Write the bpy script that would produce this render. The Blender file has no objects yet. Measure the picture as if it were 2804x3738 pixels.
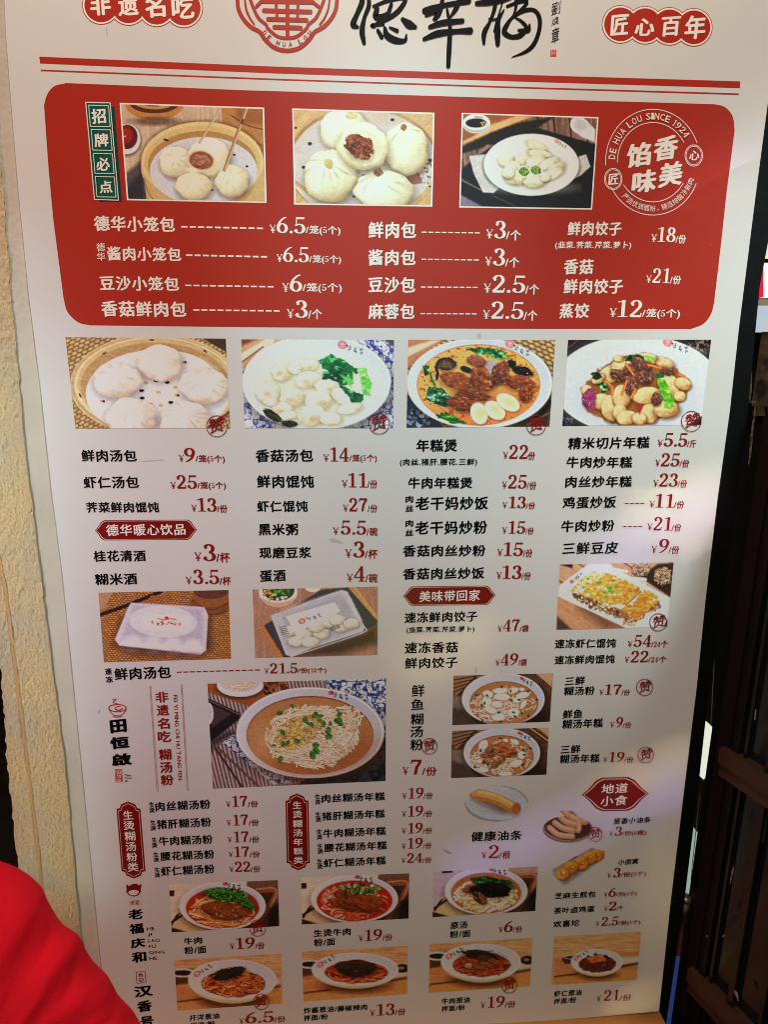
import bpy, math, random
import numpy as np
from mathutils import Matrix, Vector

scene = bpy.context.scene
C = scene.collection
R = math.radians

# ------------------------------------------------------------------ camera
# The board is the plane y = 0, x to the right, z up; the camera stands in front of it (-y)
# looking 13 degrees down.  Units: metres.
F = 2317.0                       # focal length in photo pixels (2804 x 3738)
CX, CY = 1402.0, 1869.0
r1 = np.array([39480., -346., F]); r1 /= np.linalg.norm(r1)
r2 = np.array([-50.6, 9730., F]); r2 -= r1 * (r2 @ r1); r2 /= np.linalg.norm(r2)
r3 = np.cross(r1, r2)
M = np.stack([r1, r3, -r2], axis=1)         # world -> camera (x right, y down, z forward)
DIST = 0.95
O = np.array([0., 0., 1.25])
CAM = O - M.T @ np.array([0., 0., DIST])
cam_data = bpy.data.cameras.new('camera')
cam = bpy.data.objects.new('camera', cam_data)
C.objects.link(cam)
W2C = M.T @ np.diag([1., -1., -1.])
m4 = Matrix([[*W2C[i], CAM[i]] for i in range(3)] + [[0, 0, 0, 1]])
cam.matrix_world = m4
cam_data.sensor_fit = 'VERTICAL'
cam_data.sensor_height = 36.0
cam_data.lens = 36.0 * F / 3738.0
cam_data.clip_start = 0.02
cam_data.clip_end = 60
cam_data.dof.use_dof = True
cam_data.dof.focus_distance = 0.98
cam_data.dof.aperture_fstop = 9.0
scene.camera = cam

# ------------------------------------------------------------------ world and lamps
world = bpy.data.worlds.new('World'); scene.world = world; world.use_nodes = True
bg = world.node_tree.nodes['Background']
bg.inputs[0].default_value = (1.000, 0.900, 0.900, 1); bg.inputs[1].default_value = 0.0200
scene.view_settings.view_transform = 'Standard'
scene.view_settings.look = 'None'
scene.view_settings.exposure = 0.0
scene.view_settings.gamma = 1.0
scene.cycles.max_bounces = 6
scene.cycles.pixel_filter_type = 'BLACKMAN_HARRIS'; scene.cycles.filter_width = 0.95

def area_lamp(name, loc, target, size, size_y, power, col, spread=180):
    d = bpy.data.lights.new(name, 'AREA'); d.shape = 'RECTANGLE'
    d.size = size; d.size_y = size_y; d.energy = power; d.color = col; d.spread = R(spread)
    o = bpy.data.objects.new(name, d); C.objects.link(o)
    o.location = loc
    o.rotation_euler = (Vector(target) - Vector(loc)).to_track_quat('-Z', 'Y').to_euler()
    return o

def at(px, py, depth=0.0):
    """point of the plane y = depth seen at photo pixel px, py"""
    d = M.T @ np.array([(px - CX) / F, (py - CY) / F, 1.0]); t = (depth - CAM[1]) / d[1]
    return CAM + d * t
# the board is glossy: an unseen panel added behind the viewer shows in it as a broad cool sheen
def mirror_lamp(name, a, b, width, dist, radiance, col, spread=180):
    """strip lamp behind the viewer whose mirror image in the board runs between photo pixels a and b"""
    q = []
    for px, py in (a, b):
        d = M.T @ np.array([(px - CX) / F, (py - CY) / F, 1.0]); d /= np.linalg.norm(d); t = -CAM[1] / d[1]; p = CAM + d * t
        q.append(p + np.array([d[0], -d[1], d[2]]) * dist)
    c = (q[0] + q[1]) / 2; ln = np.linalg.norm(q[1] - q[0]); mx = (a[0] + b[0]) / 2, (a[1] + b[1]) / 2
    d = M.T @ np.array([(mx[0] - CX) / F, (mx[1] - CY) / F, 1.0]); d /= np.linalg.norm(d); p = CAM + d * (-CAM[1] / d[1])
    zz = (c - p) / np.linalg.norm(c - p); xx = (q[1] - q[0]) / ln; xx = xx - zz * (xx @ zz); xx /= np.linalg.norm(xx); yy = np.cross(zz, xx)
    wd = width / F * (dist + np.linalg.norm(p - CAM))
    L = bpy.data.lights.new(name, 'AREA'); L.shape = 'RECTANGLE'; L.size = ln; L.size_y = wd; L.color = col; L.energy = radiance * math.pi * ln * wd; L.spread = R(spread)
    o = bpy.data.objects.new(name, L); C.objects.link(o)
    o.matrix_world = Matrix([[xx[i], yy[i], zz[i], c[i]] for i in range(3)] + [[0, 0, 0, 1]]); return o
def spot_lamp(name, loc, target, power, col, ang, blend, radius=.05):
    d = bpy.data.lights.new(name, 'SPOT'); d.energy = power; d.color = col; d.spot_size = R(ang); d.spot_blend = blend; d.shadow_soft_size = radius
    o = bpy.data.objects.new(name, d); C.objects.link(o); o.location = loc
    o.rotation_euler = (Vector(target) - Vector(loc)).to_track_quat('-Z', 'Y').to_euler(); return o
WALLX = at(150, 2300)[0]
LAMPS = dict(  # added, unseen lamps; colours and strengths fitted to the board's tones
    upper_fill=lambda c, e: area_lamp('upper_fill', (0.3, -1.3, 2.3), (0.1, 0, 1.3), 0.6, 0.35, 10 * e, c),
    left_high_lamp=lambda c, e: area_lamp('left_high_lamp', (-1.6, -.8, 1.9), (-.4, 0, 1.5), .25, .6, 10 * e, c),
    left_lamp=lambda c, e: area_lamp('left_lamp', (-1.6, -.7, 1.1), (-.3, 0, 1.1), .25, .4, 10 * e, c),
    right_high_lamp=lambda c, e: area_lamp('right_high_lamp', (1.9, -.8, 1.9), (.5, 0, 1.5), .25, .6, 10 * e, c),
    middle_fill_spot=lambda c, e: spot_lamp('middle_fill_spot', (0.05, -1.3, 2.9), tuple(at(1430, 1130)), 60 * e, c, 19, .9, .06),
    left_fill_spot=lambda c, e: spot_lamp('left_fill_spot', (-1.3, -.9, 2.5), tuple(at(120, 1750)), 60 * e, c, 24, 1, .06),
    right_fill_spot=lambda c, e: spot_lamp('right_fill_spot', (1.3, -1.1, 2.8), tuple(at(2620, 1450)), 60 * e, c, 20, 1, .08),
    low_left_lamp=lambda c, e: spot_lamp('low_left_lamp', (-1.7, -.8, .9), (-.35, 0, .95), 30 * e, c, 34, 1, .1),
    low_lamp=lambda c, e: area_lamp('low_lamp', (0.1, -1.3, 0.5), (.05, 0, .75), 0.4, 0.3, 10 * e, c),
    wall_fill=lambda c, e: area_lamp('wall_fill', (WALLX - .42, -.42, 1.02), (WALLX - .03, 0, 1.02), .03, .9, 5 * e, c, 22),
    high_lamp=lambda c, e: area_lamp('high_lamp', (0.0, -1.0, 3.0), (0, 0, 1.5), .4, .4, 10 * e, c),
    added_sheen_panel=lambda c, e: mirror_lamp('added_sheen_panel', (1000, 1120), (1900, 1120), 820, 2.6, 1.0 * e, c),
)
LAMP_POWER = {'upper_fill': (0.0, 0.0, 0.0), 'left_high_lamp': (0.0, 0.0, 0.0), 'left_lamp': (1.0229, 0.3321, 0.3245), 'right_high_lamp': (0.0, 0.0, 0.0715), 'middle_fill_spot': (0.4506, 1.1639, 1.3696), 'left_fill_spot': (0.515, 0.9201, 1.0952), 'right_fill_spot': (1.7703, 2.3991, 2.4447), 'low_left_lamp': (0.0, 0.0236, 0.2233), 'low_lamp': (0.0347, 0.0645, 0.0168), 'wall_fill': (0.016, 0.0317, 0.0282), 'high_lamp': (2.7214, 2.4944, 1.9638), 'added_sheen_panel': (0.8, 0.8, 0.8)}
for _n, _c in LAMP_POWER.items():
    _e = max(_c)
    if _e > 0.004: LAMPS[_n](tuple(v / _e for v in _c), _e)
def band_lamp(name, a, b, width, power, col):
    """narrow-beam strip: its light falls on the board as a soft tinted band between two photo pixels"""
    p, q = at(*a), at(*b); dirn = np.array([0.12, 1.0, -0.75]); dirn /= np.linalg.norm(dirn); c = (p + q) / 2 - dirn * 1.5
    ln = np.linalg.norm(q - p); zz = -dirn; xx = (q - p) / ln; xx = xx - zz * (xx @ zz); l2 = np.linalg.norm(xx) * ln; xx /= np.linalg.norm(xx); yy = np.cross(zz, xx)
    L = bpy.data.lights.new(name, 'AREA'); L.shape = 'RECTANGLE'; L.size = l2; L.size_y = .004; L.color = col; L.energy = power * l2; L.spread = R(width)
    o = bpy.data.objects.new(name, L); C.objects.link(o)
    o.matrix_world = Matrix([[xx[i], yy[i], zz[i], c[i]] for i in range(3)] + [[0, 0, 0, 1]]); return o
BANDS = [((2680, 1820), (2150, 2050), 4.6, .045, (.60, .45, 1.0)), ((2680, 1745), (2300, 1890), 3.4, .04, (1.0, .85, .35)), ((2660, 1900), (2450, 1990), 3.0, .03, (1.0, .7, .3)),
         ((2560, 2815), (1640, 3190), 5.0, .036, (.50, .42, 1.0)), ((2560, 2750), (2180, 2880), 4.0, .022, (1.0, .85, .25)), ((2500, 3130), (2450, 3440), 8, .045, (1.0, .7, .2)),
         ((2460, 3590), (2230, 3690), 3.0, .022, (1.0, .75, .3)), ((2760, 620), (2500, 730), 4.4, .04, (.65, .5, 1.0)), ((1800, 2300), (1480, 2440), 5.0, .03, (1.0, .85, .4))]
if not globals().get('NO_BANDS'):
    for _a, _b, _w, _p, _c in BANDS:
        band_lamp('added_streak_lamp', _a, _b, _w, _p * 1.9, _c)  # unseen strips added to throw the lilac and yellow streaks


# ------------------------------------------------------------------ helpers
def ray(px, py):
    return M.T @ np.array([(px - CX) / F, (py - CY) / F, 1.0])
def B(px, py):
    p = at(px, py); return np.array([p[0], p[2]])
K1 = 1000 / 1659.0
CROPS = dict(A=(0, 0, K1), B=(900, 0, K1), C=(1804, 0, K1), D=(0, 700, K1), E=(900, 700, K1), F=(1804, 700, K1),
             G=(0, 1400, K1), H=(900, 1400, K1), I=(1804, 1400, K1), J=(200, 2100, K1), K=(1000, 2100, K1),
             L=(1804, 2100, K1), M=(200, 2800, K1), N=(1000, 2800, K1), O=(1804, 2800, K1), S=(0, 0, 1.0),
             p4=(220, 1220, 640 / 1659.), p5=(860, 1220, 640 / 1659.), p6=(1460, 1220, 640 / 1659.),
             p7=(2020, 1220, 640 / 1659.), p3=(1640, 400, 640 / 1659.), p11=(720, 2440, 720 / 1659.),
             p9=(880, 2120, 540 / 1659.), p10=(2000, 2040, 500 / 1659.), p12=(1620, 2440, 420 / 1659.),
             p18=(1080, 3160, 440 / 1659.), p19=(1540, 3140, 460 / 1659.), p23=(1960, 2840, 440 / 1217.))
def src(c, x, y):
    a, b, k = CROPS[c]; return a + x * k, b + y * k
def BC(c, x, y):
    return B(*src(c, x, y))

def lin(c):
    c = np.asarray(c, float) / 255.0
    return np.where(c <= 0.04045, c / 12.92, ((c + 0.055) / 1.055) ** 2.4)

def mat(name, col, rough=0.5, metallic=0.0, noise=None, bump=None, coat=0.0, spec=0.5, emit=None, strength=1.0):
    m = bpy.data.materials.new(name); m.use_nodes = True
    nt = m.node_tree; p = nt.nodes['Principled BSDF']
    c = (*[float(v) for v in col], 1)
    p.inputs['Base Color'].default_value = c
    p.inputs['Roughness'].default_value = rough
    p.inputs['Metallic'].default_value = metallic
    p.inputs['Coat Weight'].default_value = coat; p.inputs['Coat Roughness'].default_value = .2
    p.inputs['Specular IOR Level'].default_value = spec
    tc = nt.nodes.new('ShaderNodeTexCoord')
    if noise:                                   # (scale, detail, colour 2, contrast lo, hi, stretch)
        n = nt.nodes.new('ShaderNodeTexNoise'); n.inputs['Scale'].default_value = noise[0]
        n.inputs['Detail'].default_value = noise[1]
        mp = nt.nodes.new('ShaderNodeMapping')
        if len(noise) > 5: mp.inputs['Scale'].default_value = noise[5]
        nt.links.new(tc.outputs['Object'], mp.inputs['Vector']); nt.links.new(mp.outputs[0], n.inputs['Vector'])
        rmp = nt.nodes.new('ShaderNodeValToRGB')
        rmp.color_ramp.elements[0].position = noise[3]; rmp.color_ramp.elements[1].position = noise[4]
        rmp.color_ramp.elements[0].color = c
        rmp.color_ramp.elements[1].color = (*[float(v) for v in noise[2]], 1)
        nt.links.new(n.outputs['Fac'], rmp.inputs['Fac']); nt.links.new(rmp.outputs[0], p.inputs['Base Color'])
    if bump:                                    # (scale, detail, strength, distance)
        n = nt.nodes.new('ShaderNodeTexNoise'); n.inputs['Scale'].default_value = bump[0]
        n.inputs['Detail'].default_value = bump[1]
        nt.links.new(tc.outputs['Object'], n.inputs['Vector'])
        b = nt.nodes.new('ShaderNodeBump'); b.inputs['Strength'].default_value = bump[2]
        b.inputs['Distance'].default_value = bump[3]
        nt.links.new(n.outputs['Fac'], b.inputs['Height']); nt.links.new(b.outputs[0], p.inputs['Normal'])
    if emit is not None:
        p.inputs['Emission Color'].default_value = (*[float(v) for v in emit], 1)
        p.inputs['Emission Strength'].default_value = strength
    return m

def tag(o, label=None, cat=None, group=None, kind=None):
    if label: o['label'] = label
    if cat: o['category'] = cat
    if group: o['group'] = group
    if kind: o['kind'] = kind
    return o

WLOC = {}
def empty(name, loc):
    o = bpy.data.objects.new(name, None); C.objects.link(o); o.location = loc; o.empty_display_size = 0.1
    WLOC[o.name] = np.array(loc, float); return o

def link(name, V, faces, m, parent=None, smooth=False):
    """one mesh object, its origin at the middle of its vertices"""
    V = np.asarray(V, float); c = (V.min(0) + V.max(0)) / 2
    me = bpy.data.meshes.new(name)
    me.from_pydata((V - c).tolist(), [], [tuple(int(i) for i in f) for f in faces]); me.update()
    if m: me.materials.append(m)
    if smooth: me.polygons.foreach_set('use_smooth', [True] * len(me.polygons))
    o = bpy.data.objects.new(name, me); C.objects.link(o)
    WLOC[o.name] = c
    if parent:
        o.parent = parent; o.location = c - WLOC[parent.name]
    else:
        o.location = c
    return o

class MB:
    def __init__(s): s.v = []; s.f = []; s.n = 0
    def add(s, V, Fs):
        V = np.asarray(V, float); s.v.append(V); s.f += [tuple(i + s.n for i in f) for f in Fs]; s.n += len(V); return s
    def box(s, lo, hi, bev=0.0):
        x0, y0, z0 = lo; x1, y1, z1 = hi
        s.add([(x0, y0, z0), (x1, y0, z0), (x1, y1, z0), (x0, y1, z0), (x0, y0, z1), (x1, y0, z1), (x1, y1, z1), (x0, y1, z1)],
              [(0, 3, 2, 1), (4, 5, 6, 7), (0, 1, 5, 4), (1, 2, 6, 5), (2, 3, 7, 6), (3, 0, 4, 7)]); return s
    def link(s, name, m, parent=None, smooth=False):
        return link(name, np.concatenate(s.v), s.f, m, parent, smooth)

LAY = 0.00012
class Print:
    """flat shapes printed on the board: x, z in board metres; each call one hair nearer to the viewer"""
    def __init__(s, base=1): s.mb = MB(); s.base = base; s.k = 0
    def y(s):
        s.k += 1; return -(s.base * LAY + s.k * 0.000012)
    def add(s, P2, Fs):
        P2 = np.asarray(P2, float); y = s.y()
        s.mb.add(np.column_stack([P2[:, 0], np.full(len(P2), y), P2[:, 1]]), Fs)
    def poly(s, pts):
        from mathutils.geometry import tessellate_polygon
        t = tessellate_polygon([[Vector((p[0], p[1], 0)) for p in pts]])
        s.add(pts, [tuple(x) for x in t])
    def ribbon(s, pts, w, closed=False):
        """pts board points, w width (m) or list"""
        P = np.asarray(pts, float); n = len(P)
        w = np.broadcast_to(np.asarray(w, float), (n,))
        if closed:
            T = np.roll(P, -1, 0) - np.roll(P, 1, 0)
        else:
            T = np.gradient(P, axis=0)
        T /= np.maximum(np.linalg.norm(T, axis=1, keepdims=True), 1e-9)
        N = np.column_stack([-T[:, 1], T[:, 0]]) * w[:, None] / 2
        V = np.concatenate([P + N, P - N]); m = n if closed else n - 1
        s.add(V, [(i, (i + 1) % n, n + (i + 1) % n, n + i) for i in range(m)])
    def link(s, name, m, parent): return s.mb.link(name, m, parent)

def smooth_path(pts, n=6, closed=False):
    P = [np.asarray(p, float) for p in pts]; out = []
    N = len(P); rng = range(N if closed else N - 1)
    for i in rng:
        p1, p2 = P[i], P[(i + 1) % N]
        p0 = P[i - 1] if (closed or i > 0) else 2 * p1 - p2
        p3 = P[(i + 2) % N] if (closed or i + 2 < N) else 2 * p2 - p1
        for k in range(n):
            t = k / n
            out.append(0.5 * ((2 * p1) + (p2 - p0) * t + (2 * p0 - 5 * p1 + 4 * p2 - p3) * t * t + (3 * p1 - p0 - 3 * p2 + p3) * t ** 3))
    if not closed: out.append(P[-1])
    return np.array(out)

# ------------------------------------------------------------------ lettering
_cu = bpy.data.curves.new('lettering_source', 'FONT'); _cu.resolution_u = 2
_to = bpy.data.objects.new('lettering_source', _cu); C.objects.link(_to)
GL = {}
def raw_glyph(ch):
    if ch in GL: return GL[ch]
    _cu.body = ch
    dg = bpy.context.evaluated_depsgraph_get(); dg.update()
    me = bpy.data.meshes.new_from_object(_to.evaluated_get(dg))
    n = len(me.vertices); co = np.zeros(n * 3); me.vertices.foreach_get('co', co)
    co = co.reshape(-1, 3)[:, :2].copy() if n else np.zeros((0, 2))
    fs = [tuple(p.vertices) for p in me.polygons]
    bpy.data.meshes.remove(me)
    GL[ch] = (co, fs); return GL[ch]

def sweep(P, rx=0.078, ry=0.03, rw=None):
    P = np.asarray(P, float); T = np.gradient(P, axis=0); T /= np.maximum(np.linalg.norm(T, axis=1, keepdims=True), 1e-9)
    N = np.column_stack([-T[:, 1], T[:, 0]])
    hw = np.sqrt((rx * N[:, 0]) ** 2 + (ry * N[:, 1]) ** 2)
    Q = np.column_stack([rx * rx * N[:, 0], ry * ry * N[:, 1]]) / hw[:, None]
    n = len(P)
    return np.concatenate([P + Q, P - Q]), [(i, i + 1, n + i + 1, n + i) for i in range(n - 1)]
def arc(cx, cy, rx, ry, a0, a1, n=14):
    a = np.radians(np.linspace(a0, a1, n)); return np.column_stack([cx + rx * np.cos(a), cy + ry * np.sin(a)])
def rect(x0, y0, x1, y1): return np.array([(x0, y0), (x1, y0), (x1, y1), (x0, y1)], float), [(0, 1, 2, 3)]
def disc(cx, cy, r): return arc(cx, cy, r, r, 0, 330, 12), [tuple(range(12))]
def digit(ch):
    S = []
    if ch == '0': S = [sweep(arc(.3, .5, .2, .465, 0, 360, 24))]
    elif ch == '1': S = [sweep([(.32, .02), (.32, .5), (.32, .98)]), sweep([(.32, .95), (.22, .88), (.08, .87)], .05, .03), rect(.1, 0, .54, .05)]
    elif ch == '2':
        S = [disc(.13, .73, .07), sweep(np.concatenate([arc(.28, .71, .19, .255, 165, -30, 14), [(.3, .36), (.08, .08)]]), .075, .032),
             rect(.05, 0, .5, .13), sweep([(.5, .02), (.54, .25)], .03, .03)]
    elif ch == '3':
        S = [disc(.13, .78, .065), sweep(arc(.27, .745, .17, .225, 155, -88)), sweep(arc(.26, .265, .215, .245, 88, -158, 16)), disc(.1, .2, .07)]
    elif ch == '4':
        S = [sweep([(.4, .02), (.4, .97)]), sweep([(.4, .97), (.04, .29)], .035, .03), rect(.02, .23, .58, .30), rect(.24, 0, .56, .045)]
    elif ch == '5':
        S = [rect(.12, .86, .52, .98), sweep([(.14, .95), (.11, .5)], .025, .03), sweep(arc(.26, .295, .22, .27, 140, -155, 16)), disc(.1, .2, .07)]
    elif ch in '69':
        S = [sweep(arc(.3, .3, .2, .27, 0, 360, 22)), sweep([(.5, .96), (.36, .88), (.2, .7), (.115, .48), (.1, .3)], .06, .03)]
        if ch == '9': S = [(np.array([.6, 1.]) - v, f) for v, f in S]
    elif ch == '7': S = [rect(.06, .85, .55, .98), sweep([(.07, .95), (.05, .72)], .03, .03), sweep([(.5, .88), (.32, .5), (.25, .03)], .075, .03)]
    elif ch == '8': S = [sweep(arc(.3, .745, .16, .225, 0, 360, 20)), sweep(arc(.3, .265, .205, .235, 0, 360, 22))]
    elif ch == '.': S = [disc(.1, .08, .085)]
    elif ch == '¥':
        S = [sweep([(.06, .97), (.32, .48)], .06, .03), sweep([(.6, .97), (.34, .48)], .035, .02), sweep([(.33, .5), (.33, .02)], .065, .03),
             rect(.1, .40, .56, .46), rect(.1, .25, .56, .31), rect(0, .93, .22, .98), rect(.46, .93, .66, .98), rect(.2, 0, .46, .04)]
    return S
DW = {'1': .6, '.': .24, '¥': .7}
def serif_layers(s):
    """list of (verts, faces); unit height, digits side by side"""
    out = []; x = 0
    for ch in s:
        for v, f in digit(ch):
            v = np.asarray(v, float).copy(); v[:, 0] += x + 0.0; out.append((v, f))
        x += DW.get(ch, .63)
    return out

random.seed(4)
def line_layers(text, bold=0.02, slant=0.055, serif_digits=True, gap=0.05):
    """compose a line; returns list of layers of (verts, faces), em units"""
    shifts = [(0, 0)] if bold == 0 else [(0, 0), (bold, .35 * bold), (-bold, -.35 * bold), (bold * .4, -bold * .6), (-bold * .4, bold * .6)]
    L = [([], []) for _ in shifts]; extra = []; x = 0
    cnt = [0] * len(shifts)
    for ch in text:
        if ch == ' ': x += .35; continue
        if ch in '0123456789' and serif_digits:
            for v, f in digit(ch):
                v = np.asarray(v, float) * .72; v = v + [x, 0.02]; extra.append((v, f))
            x += DW.get(ch, .63) * .72 + .02; continue
        co, fs = raw_glyph(ch)
        if len(co) == 0: x += .3; continue
        cjk = ord(ch) > 0x2e00 and ch != '，'
        co = co.copy()
        if cjk:
            co[:, 0] += x
            jit = 1 + random.uniform(-.015, .015)
            co[:, 1] = (co[:, 1] - .38) * jit + .38 + slant * (co[:, 0] - x - .5)
            adv = 1.0 + gap
        else:
            co[:, 0] += x - co[:, 0].min() + .03
            adv = np.ptp(co[:, 0]) + .1
            if ch == '.': adv = .3
        for k, (dx, dy) in enumerate(shifts):
            L[k][0].append(co + [dx, dy]); L[k][1].extend(tuple(i + cnt[k] for i in f) for f in fs); cnt[k] += len(co)
        x += adv
    out = [(np.concatenate(v), f) for v, f in L if v] + extra
    return out
def fit(layers, box_pts, pr, vfrac=(0, 1)):
    """box_pts = P0, P1 (bottom left, bottom right), H (vector up); layers stretched to fill it"""
    P0, P1, H = box_pts
    A = np.concatenate([v for v, f in layers]); mn = A.min(0); mx = A.max(0); d = np.maximum(mx - mn, 1e-6)
    for v, f in layers:
        q = (v - mn) / d
        pr.add(P0 + q[:, :1] * (P1 - P0) + (vfrac[0] + q[:, 1:] * (vfrac[1] - vfrac[0])) * H, f)
# ------------------------------------------------------------------ printing inks
def ink(name, rgb, rough=0.4):   # under the same laminate
    return mat(name, lin(rgb), rough, spec=0.32, coat=.12)
INK_WHITE = ink('white_ink', (242, 234, 226)); INK_BLACK = mat('black_ink', lin((9, 9, 12)), .5, spec=.1); INK_RED = ink('dark_red_ink', (142, 18, 17))
INK_BRAND = ink('brand_red_ink', (176, 42, 28)); INK_PANEL = mat('panel_red_ink', lin((168, 40, 25)), 0.38, noise=(3, 2, lin((176, 46, 30)), .3, .7), spec=.35, coat=.15)
INK_BADGE = ink('badge_maroon_ink', (124, 12, 14)); INK_GREEN = ink('sign_green_ink', (10, 84, 70)); INK_TEAL = ink('sign_shadow_teal_ink', (8, 62, 62))
INK_LINE = ink('brown_line_ink', (176, 110, 96)); INK_GOLD = ink('badge_gold_ink', (222, 196, 160))
INKS = dict(w=INK_WHITE, k=INK_BLACK, r=INK_RED, b=INK_BRAND, m=INK_BADGE, g=INK_GOLD)

board = empty('menu_board', tuple(at(1400, 3700)))
tag(board, 'tall white restaurant menu board printed with dishes, prices and food photographs', 'menu board')

def upvec(c, x, y, h):
    a = BC(c, x, y); b = BC(c, x, y - h); return np.array([0.0, b[1] - a[1]])
def T(c, text, x1, x2, y1, y2, h, col='k', bold=0.032, slant=0.055, name='dish_name', parent=None, gap=0.05, base=4, serif=True):
    pr = Print(base)
    P0 = BC(c, x1, y1); P1 = BC(c, x2, y2)
    fit(line_layers(text, bold, slant, serif, gap), (P0, P1, upvec(c, x1, y1, h)), pr)
    return pr.link(name, INKS[col], parent or board)
def P(c, x1, y1, xa, xb, x2, y2, h, num, unit, col='r', parent=None):
    pr = Print(4)
    def pt(x): return BC(c, x, y1 + (y2 - y1) * (x - x1) / (x2 - x1))
    H = upvec(c, x1, y1, h)
    xe = x1 + min((xa - x1) * .92, h * .42)
    fit(serif_layers('¥'), (pt(x1), pt(xe), H), pr, (0, .5))
    ny = serif_layers(num)
    fit(ny, (pt(xa), pt(xb), H), pr, (0, 1))
    ul = line_layers(unit, .026, .03, True, .03)
    fit(ul, (pt(xb + 1), pt(x2), H), pr, (-.08, .52))
    return pr.link('price', INKS[col], parent or board)
def DL(c, x1, y1, x2, y2, n, th, col='w', parent=None):
    pr = Print(4)
    for i in range(n):
        a = i / n + .0; b = (i + .74) / n
        xa, xb = x1 + (x2 - x1) * a * n / (n - .26), x1 + (x2 - x1) * b * n / (n - .26)
        ya, yb = y1 + (y2 - y1) * a, y1 + (y2 - y1) * b
        pr.poly([BC(c, xa, ya + th / 2), BC(c, xb, yb + th / 2), BC(c, xb, yb - th / 2), BC(c, xa, ya - th / 2)])
    return pr.link('leader_dashes', INKS[col], parent or board)
def ST(c, chars, boxes, col='k', name='small_prefix', parent=None, bold=.034, base=4, rot=0.0):
    """separate characters, each in its own box (x0, y0, x1, y1)"""
    pr = Print(base)
    for ch, (x0, y0, x1, y1) in zip(chars, boxes):
        tilt = rot * (x1 - x0)
        fit(line_layers(ch, bold, .07), (BC(c, x0, y1), BC(c, x1, y1 - tilt), upvec(c, x0, y1, y1 - y0)), pr)
    return pr.link(name, INKS[col], parent or board)
def path_print(name, c, paths, col_mat, parent=None, base=4, closed=False, n=5):
    """paths: list of (points, width in crop px); points may carry a third value = own width"""
    pr = Print(base)
    s = np.linalg.norm(BC(c, 110, 100) - BC(c, 100, 100)) / 10
    for pts, w in paths:
        pts = np.array([tuple(p) if len(p) == 3 else (*p, w) for p in pts], float)
        sp = smooth_path(pts, n, closed)
        s0 = np.linalg.norm(BC(c, sp[0][0] + 10, sp[0][1]) - BC(c, sp[0][0], sp[0][1])) / 10
        pr.ribbon([BC(c, p[0], p[1]) for p in sp], np.maximum(sp[:, 2], .5) * s0, closed)
        if not closed:      # rounded ends
            for e in (0, -1):
                q = BC(c, sp[e][0], sp[e][1]); r = max(sp[e][2], .5) * s0 / 2
                a = np.linspace(0, 2 * np.pi, 11)[:-1]
                pr.add(np.column_stack([q[0] + r * np.cos(a), q[1] + r * np.sin(a)]), [tuple(range(10))])
    return pr.link(name, col_mat, parent or board)
def shape(name, c, pts, m, parent=None, base=1, sm=0):
    pr = Print(base)
    if sm: pts = smooth_path(pts, sm, True)
    pr.poly([BC(c, *p) for p in pts]); return pr.link(name, m, parent or board)

# ------------------------------------------------------------------ the board itself
edge = [(12, -60), (20, 120), (38, 360), (66, 700), (104, 1080), (145, 1400), (188, 1800), (227, 2100), (268, 2500), (308, 2900), (340, 3230),
        (369, 3523), (392, 3790), (1500, 3772), (1900, 3733), (2180, 3712), (2407, 3692), (2450, 3290), (2497, 2900), (2546, 2500), (2576, 2200), (2621, 1822), (2666, 1500),
        (2699, 1200), (2762, 700), (2815, 300), (2850, -60)]
E2 = [B(*p) for p in edge]
from mathutils.geometry import tessellate_polygon
tri = [tuple(t) for t in tessellate_polygon([[Vector((p[0], p[1], 0)) for p in E2]])]
n = len(E2); TH = 0.006
V = [(p[0], 0, p[1]) for p in E2] + [(p[0], TH, p[1]) for p in E2]
bm_board = mat('laminated_white_board', lin((222, 218, 216)), 0.32, noise=(2.6, 6, lin((213, 208, 207)), .35, .7), bump=(1.6, 1, .25, .004), coat=.25, spec=.5); bm_board.node_tree.nodes['Principled BSDF'].inputs['Coat Roughness'].default_value = .2
panel = link('board_sheet', V, tri + [tuple(i + n for i in t) for t in tri] + [(i, (i + 1) % n, (i + 1) % n + n, i + n) for i in range(n)], bm_board, board)

# header rules
def rule(name, tops, bots, m, parent=None):
    pr = Print(1); a = [B(*p) for p in tops]; b = [B(*p) for p in bots]; k = len(a)
    pr.add(a + b, [(i, i + 1, k + i + 1, k + i) for i in range(k - 1)]); return pr.link(name, m, parent or board)
rule('header_rule', [(142, 207), (1000, 243), (1900, 273), (2704, 297)], [(145, 232), (1000, 268), (1900, 298), (2703, 322)], INK_BRAND)
rule('header_rule', [(147, 254), (1000, 287), (1900, 317), (2699, 341)], [(147, 260), (1000, 293), (1900, 323), (2698, 347)], INK_BRAND)

# red feature panel
rp = []
def addp(c, *pts): rp.extend(src(c, *p) for p in pts)
addp('A', (320, 1327), (290, 1000), (266, 660)); rp.extend(smooth_path([src('A', *p) for p in [(264, 640), (282, 575), (325, 523), (400, 503)]], 4).tolist())
addp('B', (0, 547), (1659, 597)); rp.extend(smooth_path([src('C', *p) for p in [(1335, 631), (1400, 648), (1447, 705), (1459, 790)]], 4).tolist())
addp('F', (1411, 0), (1375, 330)); rp.extend(smooth_path([src('F', *p) for p in [(1335, 670), (1316, 740), (1270, 800), (1195, 831)]], 4).tolist())
addp('E', (1500, 830), (0, 820)); rp.extend(smooth_path([src('D', *p) for p in [(545, 809), (470, 790), (405, 725), (382, 640)]], 4).tolist())
red = shape('featured_panel', 'S', rp, INK_PANEL)
RED = red

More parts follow.
